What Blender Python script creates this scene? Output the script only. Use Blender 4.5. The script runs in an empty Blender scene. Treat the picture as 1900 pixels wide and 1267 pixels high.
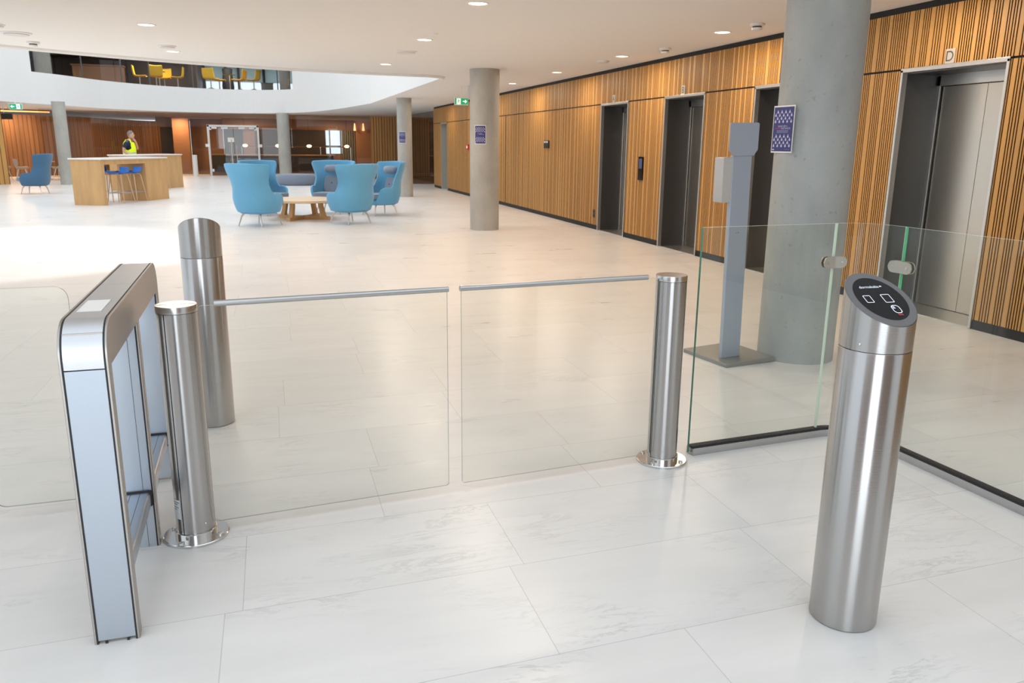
import bpy, bmesh, math, random
from mathutils import Vector, Matrix
from mathutils.geometry import tessellate_polygon
random.seed(11)
scene = bpy.context.scene
COL = scene.collection
PI = math.pi
R = math.radians

# ------------------------------------------------------------------ materials
def nd(nt, kind, **kw):
    n = nt.nodes.new(kind)
    for k, v in kw.items():
        setattr(n, k, v)
    return n

def mat(name, color, rough=0.5, metal=0.0, spec=0.5, emit=None, estr=0.0, noise=None, bump=None, aniso=0.0, coat=0.0, sheen=0.0):
    """noise=(scale xyz, amount, detail) multiplies the colour; bump=(scale xyz, strength)"""
    m = bpy.data.materials.new(name)
    m.use_nodes = True
    nt = m.node_tree
    b = nt.nodes['Principled BSDF']
    b.inputs['Base Color'].default_value = (*color, 1)
    b.inputs['Roughness'].default_value = rough
    b.inputs['Metallic'].default_value = metal
    b.inputs['Specular IOR Level'].default_value = spec
    b.inputs['Coat Weight'].default_value = coat
    b.inputs['Sheen Weight'].default_value = sheen
    if aniso:
        b.inputs['Anisotropic'].default_value = aniso
    if emit:
        b.inputs['Emission Color'].default_value = (*emit, 1)
        b.inputs['Emission Strength'].default_value = estr
    if noise or bump:
        tc = nd(nt, 'ShaderNodeTexCoord')
    if noise:
        mp = nd(nt, 'ShaderNodeMapping')
        mp.inputs['Scale'].default_value = noise[0]
        nz = nd(nt, 'ShaderNodeTexNoise')
        nz.inputs['Scale'].default_value = 1.0
        nz.inputs['Detail'].default_value = noise[2]
        nz.inputs['Roughness'].default_value = 0.6
        nt.links.new(tc.outputs['Object'], mp.inputs['Vector'])
        nt.links.new(mp.outputs['Vector'], nz.inputs['Vector'])
        mr = nd(nt, 'ShaderNodeMapRange')
        mr.inputs['From Min'].default_value = 0.3
        mr.inputs['From Max'].default_value = 0.7
        mr.inputs['To Min'].default_value = 1 - noise[1]
        mr.inputs['To Max'].default_value = 1 + noise[1]
        nt.links.new(nz.outputs['Fac'], mr.inputs['Value'])
        hv = nd(nt, 'ShaderNodeHueSaturation')
        hv.inputs['Color'].default_value = (*color, 1)
        nt.links.new(mr.outputs['Result'], hv.inputs['Value'])
        nt.links.new(hv.outputs['Color'], b.inputs['Base Color'])
    if bump:
        mp2 = nd(nt, 'ShaderNodeMapping')
        mp2.inputs['Scale'].default_value = bump[0]
        nz2 = nd(nt, 'ShaderNodeTexNoise')
        nz2.inputs['Scale'].default_value = 1.0
        nz2.inputs['Detail'].default_value = 4
        bp = nd(nt, 'ShaderNodeBump')
        bp.inputs['Strength'].default_value = bump[1]
        bp.inputs['Distance'].default_value = 0.01
        nt.links.new(tc.outputs['Object'], mp2.inputs['Vector'])
        nt.links.new(mp2.outputs['Vector'], nz2.inputs['Vector'])
        nt.links.new(nz2.outputs['Fac'], bp.inputs['Height'])
        nt.links.new(bp.outputs['Normal'], b.inputs['Normal'])
    return m

def glass_mat(name, tint, refl=1.0, rough=0.0):
    m = bpy.data.materials.new(name)
    m.use_nodes = True
    nt = m.node_tree
    nt.nodes.remove(nt.nodes['Principled BSDF'])
    out = nt.nodes['Material Output']
    tr = nd(nt, 'ShaderNodeBsdfTransparent')
    tr.inputs['Color'].default_value = (*tint, 1)
    gl = nd(nt, 'ShaderNodeBsdfGlossy')
    gl.inputs['Roughness'].default_value = rough
    fr = nd(nt, 'ShaderNodeFresnel')
    fr.inputs['IOR'].default_value = 1.45
    mu = nd(nt, 'ShaderNodeMath', operation='MULTIPLY')
    mu.inputs[1].default_value = refl
    mx = nd(nt, 'ShaderNodeMixShader')
    ge = nd(nt, 'ShaderNodeNewGeometry')
    io = nd(nt, 'ShaderNodeMapRange')
    io.inputs['To Min'].default_value = 1.45; io.inputs['To Max'].default_value = 1 / 1.45
    nt.links.new(ge.outputs['Backfacing'], io.inputs['Value'])
    nt.links.new(io.outputs['Result'], fr.inputs['IOR'])
    nt.links.new(fr.outputs['Fac'], mu.inputs[0])
    nt.links.new(mu.outputs['Value'], mx.inputs['Fac'])
    nt.links.new(tr.outputs['BSDF'], mx.inputs[1])
    nt.links.new(gl.outputs['BSDF'], mx.inputs[2])
    nt.links.new(mx.outputs['Shader'], out.inputs['Surface'])
    return m

def floor_mat():
    m = bpy.data.materials.new('marble tiles')
    m.use_nodes = True
    nt = m.node_tree
    L = nt.links.new
    b = nt.nodes['Principled BSDF']
    def math_(op, a, bb=None, c=None):
        n = nd(nt, 'ShaderNodeMath', operation=op)
        for i, v in enumerate((a, bb, c)):
            if v is None: continue
            if isinstance(v, (int, float)): n.inputs[i].default_value = v
            else: L(v, n.inputs[i])
        return n.outputs[0]
    tc = nd(nt, 'ShaderNodeTexCoord')
    sp = nd(nt, 'ShaderNodeSeparateXYZ')
    L(tc.outputs['Object'], sp.inputs[0])
    X, Y = sp.outputs[0], sp.outputs[1]
    W, H = 1.05, 0.575
    y2 = math_('SUBTRACT', math_('SUBTRACT', Y, math_('MULTIPLY', X, 0.04)), 1.52)
    yr = math_('DIVIDE', y2, H)
    row = math_('FLOOR', yr)
    fy = math_('SUBTRACT', yr, row)
    off = math_('ADD', math_('MULTIPLY', row, 0.6855), math_('MULTIPLY', math_('MULTIPLY', row, row), -0.2475))
    xu = math_('ADD', math_('DIVIDE', math_('SUBTRACT', X, 1.27), W), off)
    colm = math_('FLOOR', xu)
    fx = math_('SUBTRACT', xu, colm)
    dx = math_('MULTIPLY', math_('MINIMUM', fx, math_('SUBTRACT', 1.0, fx)), W)
    dy = math_('MULTIPLY', math_('MINIMUM', fy, math_('SUBTRACT', 1.0, fy)), H)
    d = math_('MINIMUM', dx, dy)
    joint = math_('LESS_THAN', d, 0.0016)
    cid = nd(nt, 'ShaderNodeCombineXYZ')
    L(colm, cid.inputs[0]); L(row, cid.inputs[1])
    wn = nd(nt, 'ShaderNodeTexWhiteNoise', noise_dimensions='3D')
    L(cid.outputs[0], wn.inputs['Vector'])
    # veins: each tile samples its own patch of stone
    va = nd(nt, 'ShaderNodeVectorMath', operation='MULTIPLY')
    L(wn.outputs['Color'], va.inputs[0]); va.inputs[1].default_value = (37, 53, 71)
    vs = nd(nt, 'ShaderNodeVectorMath', operation='ADD')
    L(tc.outputs['Object'], vs.inputs[0]); L(va.outputs[0], vs.inputs[1])
    mp = nd(nt, 'ShaderNodeMapping')
    mp.inputs['Rotation'].default_value = (0, 0, R(52))
    mp.inputs['Scale'].default_value = (0.9, 4.5, 1)
    L(vs.outputs[0], mp.inputs[0])
    n1 = nd(nt, 'ShaderNodeTexNoise')
    n1.inputs['Scale'].default_value = 2.0; n1.inputs['Detail'].default_value = 7
    n1.inputs['Roughness'].default_value = 0.68; n1.inputs['Distortion'].default_value = 0.6
    L(mp.outputs[0], n1.inputs['Vector'])
    vein = nd(nt, 'ShaderNodeMapRange')
    L(math_('ABSOLUTE', math_('SUBTRACT', n1.outputs['Fac'], 0.5)), vein.inputs['Value'])
    vein.inputs['From Min'].default_value = 0.0; vein.inputs['From Max'].default_value = 0.028
    vein.inputs['To Min'].default_value = 1.0; vein.inputs['To Max'].default_value = 0.0
    n2 = nd(nt, 'ShaderNodeTexNoise')
    n2.inputs['Scale'].default_value = 1.7; n2.inputs['Detail'].default_value = 3
    L(vs.outputs[0], n2.inputs['Vector'])
    patch = nd(nt, 'ShaderNodeMapRange')
    L(n2.outputs['Fac'], patch.inputs['Value'])
    patch.inputs['From Min'].default_value = 0.52; patch.inputs['From Max'].default_value = 0.72
    veins = math_('MULTIPLY', vein.outputs['Result'], patch.outputs['Result'])
    n3 = nd(nt, 'ShaderNodeTexNoise')
    n3.inputs['Scale'].default_value = 1.4; n3.inputs['Detail'].default_value = 6
    L(mp.outputs[0], n3.inputs['Vector'])
    cloud = nd(nt, 'ShaderNodeMapRange')
    L(n3.outputs['Fac'], cloud.inputs['Value'])
    cloud.inputs['From Min'].default_value = 0.3; cloud.inputs['From Max'].default_value = 0.7
    cloud.inputs['To Min'].default_value = 0.955; cloud.inputs['To Max'].default_value = 1.03
    tone = math_('ADD', math_('MULTIPLY', wn.outputs['Value'], 0.045), 0.975)
    val = math_('MULTIPLY', math_('MULTIPLY', cloud.outputs['Result'], tone),
                math_('SUBTRACT', 1.0, math_('ADD', math_('MULTIPLY', veins, 0.22), math_('MULTIPLY', joint, 0.26))))
    hv = nd(nt, 'ShaderNodeHueSaturation')
    hv.inputs['Color'].default_value = (0.79, 0.765, 0.735, 1)
    L(val, hv.inputs['Value'])
    L(hv.outputs['Color'], b.inputs['Base Color'])
    b.inputs['Roughness'].default_value = 0.20
    rr = nd(nt, 'ShaderNodeMapRange')
    L(n3.outputs['Fac'], rr.inputs['Value'])
    rr.inputs['To Min'].default_value = 0.22; rr.inputs['To Max'].default_value = 0.40
    L(rr.outputs['Result'], b.inputs['Roughness'])
    b.inputs['Specular IOR Level'].default_value = 0.5
    return m

def concrete_mat(name, col):
    m = mat(name, col, 0.62, noise=((2.2, 2.2, 1.3), 0.15, 8), bump=((30, 30, 30), 0.08))
    nt = m.node_tree
    b = nt.nodes['Principled BSDF']
    src = b.inputs['Base Color'].links[0].from_socket
    tc = nd(nt, 'ShaderNodeTexCoord')
    nz = nd(nt, 'ShaderNodeTexNoise')
    nz.inputs['Scale'].default_value = 26; nz.inputs['Detail'].default_value = 3
    nt.links.new(tc.outputs['Object'], nz.inputs['Vector'])
    mr = nd(nt, 'ShaderNodeMapRange')
    mr.inputs['From Min'].default_value = 0.27; mr.inputs['From Max'].default_value = 0.36
    mr.inputs['To Min'].default_value = 0.80; mr.inputs['To Max'].default_value = 1.0
    nt.links.new(nz.outputs['Fac'], mr.inputs['Value'])
    hv = nd(nt, 'ShaderNodeHueSaturation')
    nt.links.new(src, hv.inputs['Color'])
    nt.links.new(mr.outputs['Result'], hv.inputs['Value'])
    nt.links.new(hv.outputs['Color'], b.inputs['Base Color'])
    return m

M = {}
M['floor'] = floor_mat()
M['white'] = mat('white plaster', (0.82, 0.81, 0.79), 0.7)
M['balcony'] = mat('balcony plaster', (0.78, 0.78, 0.77), 0.75)
M['ceiling'] = mat('ceiling plaster', (0.84, 0.82, 0.79), 0.8)
M['black'] = mat('black gap', (0.012, 0.012, 0.013), 0.7)
M['wood_wide'] = mat('oak board', (0.54, 0.285, 0.080), 0.5, noise=((3, 3, .35), 0.12, 5))
M['wood_lath'] = mat('oak lath', (0.53, 0.27, 0.070), 0.5, noise=((60, 60, .6), 0.16, 4))
M['wood_groove'] = mat('oak groove', (0.10, 0.045, 0.014), 0.7)
M['wood_dark'] = mat('dark oak', (0.23, 0.105, 0.04), 0.5, noise=((7, 7, .25), 0.35, 4))
M['wood_amber'] = mat('amber oak', (0.56, 0.28, 0.075), 0.5, noise=((7, 7, .25), 0.30, 4))
M['wood_table'] = mat('table oak', (0.58, 0.34, 0.14), 0.45, noise=((5, 5, .8), 0.12, 5))
M['wood_pale'] = mat('pale ash', (0.72, 0.53, 0.34), 0.45, noise=((2, 9, 9), 0.08, 4))
M['concrete'] = concrete_mat('column concrete', (0.40, 0.39, 0.355))
M['concrete_near'] = concrete_mat('near column concrete', (0.36, 0.375, 0.365))
M['steel'] = mat('brushed steel', (0.56, 0.55, 0.54), 0.26, 1.0, bump=((5, 5, 260), 0.035))
M['turned'] = mat('turned steel', (0.45, 0.44, 0.43), 0.25, 1.0, aniso=0.8, bump=((5, 5, 260), 0.03))
_nt = M['turned'].node_tree
_tg = nd(_nt, 'ShaderNodeTangent', direction_type='RADIAL', axis='Z')
_nt.links.new(_tg.outputs['Tangent'], _nt.nodes['Principled BSDF'].inputs['Tangent'])
_nt.nodes['Principled BSDF'].inputs['Anisotropic Rotation'].default_value = 0.25
M['steel_satin'] = mat('satin steel', (0.50, 0.50, 0.50), 0.33, 1.0, bump=((240, 240, 5), 0.03))
M['steel_polish'] = mat('polished steel', (0.66, 0.65, 0.63), 0.15, 1.0)
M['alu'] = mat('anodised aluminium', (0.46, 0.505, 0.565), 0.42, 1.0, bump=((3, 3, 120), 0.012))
M['alu_top_lit'] = mat('lightened aluminium lid', (0.64, 0.64, 0.655), 0.46, 1.0, bump=((120, 3, 3), 0.012))  # lid lighter than the legs: ceiling reflection put into the colour
M['alu_side'] = mat('aluminium side plate', (0.44, 0.41, 0.385), 0.42, 1.0)
M['rim'] = mat('grey reader rim', (0.135, 0.132, 0.13), 0.5, 0.2)
M['blackglass'] = mat('black glass', (0.005, 0.0045, 0.006), 0.12, spec=0.16)
M['icon'] = mat('printed white', (0.85, 0.87, 0.9), 0.5, emit=(0.8, 0.9, 1), estr=0.25)
M['red_icon'] = mat('printed red', (0.22, 0.015, 0.02), 0.5, emit=(1, .05, .05), estr=0.0)
M['lilac_icon'] = mat('printed lilac', (0.55, 0.55, 0.75), 0.5)
M['sticker'] = mat('white sticker', (0.86, 0.84, 0.80), 0.5)
M['label'] = mat('grey label', (0.62, 0.63, 0.65), 0.5)
M['glass'] = glass_mat('clear glass', (0.965, 0.985, 0.97), 0.85)
M['glass_gate'] = glass_mat('gate glass', (0.975, 0.985, 0.975), 0.9)
M['glass_edge'] = mat('green glass edge', (0.02, 0.20, 0.13), 0.15)
M['glass_edge_light'] = mat('light glass edge', (0.74, 0.86, 0.72), 0.2)
M['glass_edge_mid'] = mat('mid green glass edge', (0.10, 0.55, 0.26), 0.2)
M['edge_grey'] = mat('grey glass edge', (0.33, 0.36, 0.34), 0.3)
M['facade'] = glass_mat('facade glass', (0.80, 0.79, 0.77), 1.1)
M['facade_dark'] = glass_mat('tinted glass', (0.55, 0.52, 0.48), 1.1)
M['gasket'] = mat('black gasket', (0.02, 0.02, 0.022), 0.6)
M['lift_reveal'] = mat('dark lift lining', (0.125, 0.125, 0.125), 0.38, 0.85, bump=((40, 40, 1.5), 0.05))
M['lift_leaf'] = mat('brushed lift door', (0.53, 0.49, 0.43), 0.30, 1.0, bump=((200, 200, 3), 0.03))
M['lift_frame'] = mat('lift frame', (0.58, 0.57, 0.55), 0.35, 1.0)
M['greydoor'] = mat('grey green door', (0.33, 0.37, 0.34), 0.4)
M['chair'] = mat('sky blue fabric', (0.115, 0.36, 0.58), 0.85, sheen=0.25, noise=((60, 60, 60), 0.05, 2))
M['chair_shaded'] = mat('shaded blue fabric', (0.05, 0.135, 0.235), 0.85, sheen=0.2, noise=((60, 60, 60), 0.05, 2))  # same fabric as the other armchairs, with shade put into the colour
M['cushion'] = mat('grey wool cushion', (0.20, 0.245, 0.31), 0.9, sheen=0.3)
M['button'] = mat('cushion button', (0.08, 0.10, 0.13), 0.9)
M['pouf'] = mat('pouf grey wool', (0.19, 0.225, 0.29), 0.9, sheen=0.3)
M['pouf_dark'] = mat('pouf charcoal wool', (0.085, 0.095, 0.125), 0.9, sheen=0.3)
M['leg'] = mat('cast aluminium leg', (0.62, 0.60, 0.57), 0.3, 1.0)
M['stool'] = mat('vivid blue seat', (0.01, 0.15, 0.62), 0.45)
M['stool_leg'] = mat('stool beech', (0.66, 0.42, 0.22), 0.5)
M['top_white'] = mat('white laminate', (0.80, 0.78, 0.75), 0.3)
M['yellow'] = mat('yellow upholstery', (0.90, 0.56, 0.0), 0.6)
M['tan'] = mat('tan shell', (0.50, 0.40, 0.30), 0.6)
M['stand'] = mat('powder coated grey', (0.36, 0.41, 0.49), 0.42, 0.2)
M['stand_base'] = mat('grey base plate', (0.27, 0.265, 0.25), 0.4, 0.4)
M['dispenser'] = mat('dispenser grey', (0.47, 0.46, 0.44), 0.4)
M['poster_blue'] = mat('poster navy', (0.018, 0.024, 0.16), 0.45)
M['poster_fig'] = mat('poster figures', (0.52, 0.53, 0.72), 0.5)
M['poster_red'] = mat('poster red', (0.62, 0.02, 0.03), 0.5)
M['poster_dim'] = mat('poster small print', (0.18, 0.20, 0.38), 0.5)
M['green'] = mat('exit green', (0.0, 0.30, 0.13), 0.5, emit=(0.0, 0.45, 0.2), estr=0.35)
M['sign_white'] = mat('sign white', (0.9, 0.92, 0.9), 0.5, emit=(0.9, 1, 0.95), estr=0.45)
M['sign_dark'] = mat('unlit sign', (0.03, 0.035, 0.03), 0.4)
M['lamp'] = mat('lamp diffuser', (1, .95, .85), 0.5, emit=(1.0, 0.86, 0.66), estr=7)
M['lamp_warm'] = mat('warm bulb', (1, .8, .5), 0.5, emit=(1.0, 0.62, 0.25), estr=14)
M['lamp_ring'] = mat('lamp ring', (0.80, 0.77, 0.72), 0.5)
M['plastic'] = mat('white plastic', (0.80, 0.79, 0.77), 0.45)
M['vent'] = mat('disc vent', (0.70, 0.69, 0.67), 0.5)
M['red'] = mat('alarm red', (0.6, 0.02, 0.02), 0.4)
M['screen'] = mat('blue lit screen', (0.05, 0.07, 0.14), 0.2, emit=(0.25, 0.35, 0.7), estr=0.06)
M['plate'] = mat('engraved plate', (0.55, 0.51, 0.45), 0.4, 0.4)
M['ink'] = mat('dark lettering', (0.06, 0.05, 0.04), 0.5)
M['skin'] = mat('skin', (0.60, 0.33, 0.23), 0.55)
M['hair'] = mat('grey hair', (0.20, 0.17, 0.145), 0.7)
M['vest'] = mat('hi-vis yellow', (0.72, 0.88, 0.0), 0.6, emit=(0.7, 0.9, 0), estr=0.18)
M['stripe'] = mat('reflective stripe', (0.66, 0.70, 0.68), 0.4)
M['navy'] = mat('navy cotton', (0.012, 0.022, 0.06), 0.8)
M['trouser'] = mat('dark trousers', (0.03, 0.03, 0.04), 0.8)
M['cafe_dark'] = mat('cafe dark panel', (0.055, 0.043, 0.033), 0.4)
M['cafe_brown'] = mat('cafe brown panel', (0.30, 0.155, 0.085), 0.55, noise=((1.2, 1.2, .6), 0.15, 3))
M['cafe_orange'] = mat('cafe orange panel', (0.50, 0.25, 0.125), 0.55)
M['dark_floor'] = mat('brown inner floor', (0.26, 0.16, 0.10), 0.25)
M['warm_shade'] = mat('taupe ceiling', (0.52, 0.43, 0.37), 0.8)  # ceiling plaster with shadow and warm light put into the colour
M['curtain'] = mat('grey curtain', (0.23, 0.24, 0.22), 0.8)
M['blind'] = mat('grey green blind', (0.40, 0.47, 0.46), 0.7)
_nt = M['blind'].node_tree
_tl = nd(_nt, 'ShaderNodeBsdfTranslucent'); _tl.inputs['Color'].default_value = (0.80, 0.90, 0.90, 1)
_mx = nd(_nt, 'ShaderNodeMixShader'); _mx.inputs['Fac'].default_value = 0.8
_nt.links.new(_nt.nodes['Principled BSDF'].outputs[0], _mx.inputs[1])
_nt.links.new(_tl.outputs[0], _mx.inputs[2])
_nt.links.new(_mx.outputs[0], _nt.nodes['Material Output'].inputs['Surface'])
M['upper_wall'] = mat('upper dark wood', (0.085, 0.048, 0.028), 0.5, noise=((1.5, 1.5, .3), 0.3, 3))
M['upper_panel'] = mat('upper tan cabinet', (0.33, 0.19, 0.11), 0.5)
M['mullion'] = mat('window mullion', (0.12, 0.125, 0.13), 0.5)
M['daylight_pane'] = glass_mat('window pane', (0.95, 0.98, 1.0), 0.6)
M['cone'] = mat('amber cone shade', (1, .7, .4), 0.5, emit=(1, .55, .25), estr=1.6)
M['strip'] = mat('warm cove light', (1, .6, .3), 0.5, emit=(1, 0.35, 0.08), estr=2.2)

# ------------------------------------------------------------------ mesh tools
class MB:
    def __init__(s):
        s.v = []; s.f = []; s.m = []; s.mi = 0; s.T = Matrix()
    def add(s, vs, fs, mi=None):
        b = len(s.v)
        s.v += [tuple(s.T @ Vector(v)) for v in vs]
        for f in fs:
            s.f.append(tuple(b + i for i in f)); s.m.append(s.mi if mi is None else mi)
        return s
    def box(s, x0, x1, y0, y1, z0, z1, mi=None, skip=''):
        vs = [(x, y, z) for z in (z0, z1) for y in (y0, y1) for x in (x0, x1)]
        F = {'b': (0, 2, 3, 1), 't': (4, 5, 7, 6), 'f': (0, 1, 5, 4), 'k': (2, 6, 7, 3), 'l': (0, 4, 6, 2), 'r': (1, 3, 7, 5)}
        return s.add(vs, [q for k, q in F.items() if k not in skip], mi)
    def ring(s, profile, n=32, c=(0, 0), cap0=True, cap1=True, mi=None, a0=0.0, a1=2 * PI, sx=1, sy=1):
        """profile [(r,z)...] turned about z; full turn or an arc"""
        full = abs(a1 - a0 - 2 * PI) < 1e-6
        k = n if full else n + 1
        vs = []
        for r, z in profile:
            for i in range(k):
                a = a0 + (a1 - a0) * i / n
                vs.append((c[0] + sx * r * math.cos(a), c[1] + sy * r * math.sin(a), z))
        fs = []
        for j in range(len(profile) - 1):
            for i in range(n):
                i2 = (i + 1) % k
                fs.append((j * k + i, j * k + i2, (j + 1) * k + i2, (j + 1) * k + i))
        if full and cap0: fs.append(tuple(range(k))[::-1])
        if full and cap1: fs.append(tuple((len(profile) - 1) * k + i for i in range(k)))
        return s.add(vs, fs, mi)
    def cyl(s, c, r, z0, z1, n=24, mi=None):
        return s.ring([(r, z0), (r, z1)], n, c, mi=mi)
    def tube(s, pts, rad, n=10, mi=None, close=False):
        pts = [Vector(p) for p in pts]
        if not isinstance(rad, (list, tuple)): rad = [rad] * len(pts)
        vs = []; up = None
        for i, p in enumerate(pts):
            if close: d = (pts[(i + 1) % len(pts)] - pts[i - 1])
            else: d = (pts[min(i + 1, len(pts) - 1)] - pts[max(i - 1, 0)])
            d.normalize()
            ref = Vector((0, 0, 1)) if abs(d.z) < 0.95 else Vector((1, 0, 0))
            if up is not None: ref = up
            u = d.cross(ref); u.normalize(); w = u.cross(d); w.normalize(); up = w
            for k in range(n):
                a = 2 * PI * k / n
                vs.append(tuple(p + rad[i] * (math.cos(a) * u + math.sin(a) * w)))
        fs = []
        m = len(pts)
        for i in range(m if close else m - 1):
            i2 = (i + 1) % m
            for k in range(n):
                k2 = (k + 1) % n
                fs.append((i * n + k, i2 * n + k, i2 * n + k2, i * n + k2))
        if not close:
            fs.append(tuple(range(n))); fs.append(tuple((m - 1) * n + k for k in range(n))[::-1])
        return s.add(vs, fs, mi)
    def prism(s, poly, d0, d1, axis='z', mi=None, mi_side=None):
        """extrude a 2D polygon: axis z -> (x,y), y -> (x,z), x -> (y,z)"""
        def P(u, v, d):
            return {'z': (u, v, d), 'y': (u, d, v), 'x': (d, u, v)}[axis]
        n = len(poly)
        vs = [P(u, v, d0) for u, v in poly] + [P(u, v, d1) for u, v in poly]
        tris = tessellate_polygon([[Vector((u, v, 0)) for u, v in poly]])
        caps = []
        for t in tris:
            caps.append(tuple(t)); caps.append(tuple(n + i for i in t[::-1]))
        sides = [(i, (i + 1) % n, n + (i + 1) % n, n + i) for i in range(n)]
        s.add(vs, caps, mi)
        b = len(s.v) - 2 * n
        for f in sides:
            s.f.append(tuple(b + i for i in f)); s.m.append(mi_side if mi_side is not None else (s.mi if mi is None else mi))
        return s
    def flat(s, poly, fn, mi=None):
        """a flat 2D polygon mapped to space by fn(u,v)"""
        tris = tessellate_polygon([[Vector((u, v, 0)) for u, v in poly]])
        return s.add([fn(u, v) for u, v in poly], [tuple(t) for t in tris], mi)
    def grid(s, fn, nu, nv, mi=None, wrap=False):
        vs = [fn(i / (nu if wrap else nu - 1), j / (nv - 1)) for j in range(nv) for i in range(nu)]
        fs = []
        for j in range(nv - 1):
            for i in range(nu if wrap else nu - 1):
                i2 = (i + 1) % nu
                fs.append((j * nu + i, j * nu + i2, (j + 1) * nu + i2, (j + 1) * nu + i))
        return s.add(vs, fs, mi)
    def ball(s, c, r, nu=16, nv=10, mi=None):
        rx, ry, rz = (r, r, r) if isinstance(r, (int, float)) else r
        return s.grid(lambda u, v: (c[0] + rx * math.sin(PI * v) * math.cos(2 * PI * u), c[1] + ry * math.sin(PI * v) * math.sin(2 * PI * u), c[2] - rz * math.cos(PI * v)), nu, nv, mi, wrap=True)
    def build(s, name, mats, parent=None, smooth=35, bevel=0.0, seg=2, subsurf=0, solid=0.0, label=None):
        me = bpy.data.meshes.new(name)
        me.from_pydata(s.v, [], s.f)
        if not isinstance(mats, (list, tuple)): mats = [mats]
        for mm in mats: me.materials.append(mm)
        me.polygons.foreach_set('material_index', s.m)
        me.validate()
        bm = bmesh.new(); bm.from_mesh(me)
        bmesh.ops.remove_doubles(bm, verts=bm.verts, dist=1e-6)
        bmesh.ops.recalc_face_normals(bm, faces=bm.faces)
        bm.to_mesh(me); bm.free()
        if smooth:
            me.polygons.foreach_set('use_smooth', [True] * len(me.polygons))
            me.set_sharp_from_angle(angle=R(smooth))
        o = bpy.data.objects.new(name, me)
        COL.objects.link(o)
        if parent: o.parent = parent
        if solid:
            md = o.modifiers.new('solid', 'SOLIDIFY'); md.thickness = solid; md.offset = 0
        if bevel:
            md = o.modifiers.new('bevel', 'BEVEL'); md.width = bevel; md.segments = seg; md.limit_method = 'ANGLE'; md.angle_limit = R(40)
        if subsurf:
            md = o.modifiers.new('sub', 'SUBSURF'); md.levels = subsurf; md.render_levels = subsurf
        if label: o['label'] = label
        return o

def rrect(x0, x1, y0, y1, r, n=5):
    out = []
    for cx, cy, a in ((x1 - r, y0 + r, -90), (x1 - r, y1 - r, 0), (x0 + r, y1 - r, 90), (x0 + r, y0 + r, 180)):
        for i in range(n + 1):
            t = R(a + 90 * i / n)
            out.append((cx + r * math.cos(t), cy + r * math.sin(t)))
    return out

def text_mesh(txt, width=None, height=None):
    """letter outlines as triangles, centred on 0,0"""
    cu = bpy.data.curves.new('t', 'FONT'); cu.body = txt; cu.align_x = 'CENTER'
    ob = bpy.data.objects.new('t', cu); COL.objects.link(ob)
    dg = bpy.context.evaluated_depsgraph_get(); dg.update()
    me = bpy.data.meshes.new_from_object(ob.evaluated_get(dg))
    vs = [tuple(v.co) for v in me.vertices]; fs = [tuple(p.vertices) for p in me.polygons]
    bpy.data.objects.remove(ob); bpy.data.curves.remove(cu); bpy.data.meshes.remove(me)
    x0 = min(v[0] for v in vs); x1 = max(v[0] for v in vs); y0 = min(v[1] for v in vs); y1 = max(v[1] for v in vs)
    sx = width / (x1 - x0) if width else height / (y1 - y0)
    sy = height / (y1 - y0) if height else sx
    return [((x - (x0 + x1) / 2) * sx, (y - (y0 + y1) / 2) * sy) for x, y, z in vs], fs

def thing(name, label, cat, loc=(0, 0, 0), rotz=0.0, group=None):
    o = bpy.data.objects.new(name, None); COL.objects.link(o)
    o.empty_display_size = 0.1
    o.location = loc; o.rotation_euler = (0, 0, rotz)
    o['label'] = label; o['category'] = cat
    if group: o['group'] = group
    return o

def tag(o, label, cat, group=None):
    o['label'] = label; o['category'] = cat
    if group: o['group'] = group
    return o

def struct(name, mb, mats, parent=None, **kw):
    o = mb.build(name, mats, parent, **kw)
    if parent is None: o['kind'] = 'structure'
    return o

def struct_empty(name, loc=(0, 0, 0), rotz=0):
    o = bpy.data.objects.new(name, None); COL.objects.link(o); o.location = loc; o.rotation_euler = (0, 0, rotz)
    o['kind'] = 'structure'
    return o

def dup(root, loc, rotz=0.0, label=None, group=None):
    def cp(o, parent):
        c = o.copy(); COL.objects.link(c)
        if parent is not None: c.parent = parent
        for ch in o.children: cp(ch, c)
        return c
    r = cp(root, None)
    r.location = loc; r.rotation_euler = (0, 0, rotz)
    if label: r['label'] = label
    if group: r['group'] = group
    return r

# ------------------------------------------------------------------ camera
cam = bpy.data.cameras.new('camera')
cam.sensor_width = 36.0
cam.lens = 1480 / 1900 * 36.0
cam.clip_end = 300
co = bpy.data.objects.new('camera', cam); COL.objects.link(co)
Rw = Matrix(((0.9584, 0.0590, -0.2790), (-0.2851, 0.2317, -0.9301), (0.0098, 0.9710, 0.2388)))
Rq = Rw.to_quaternion().normalized()
co.matrix_world = Matrix.Translation((0, 0, 1.6)) @ Rq.to_matrix().to_4x4()
cam.dof.use_dof = True
cam.dof.focus_distance = 3.6
cam.dof.aperture_fstop = 8.0
scene.camera = co

# ------------------------------------------------------------------ setting
CZ = 2.97
struct('floor', MB().box(-18, 16, -9, 43.0, -0.3, 0.0), M['floor'])

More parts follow.
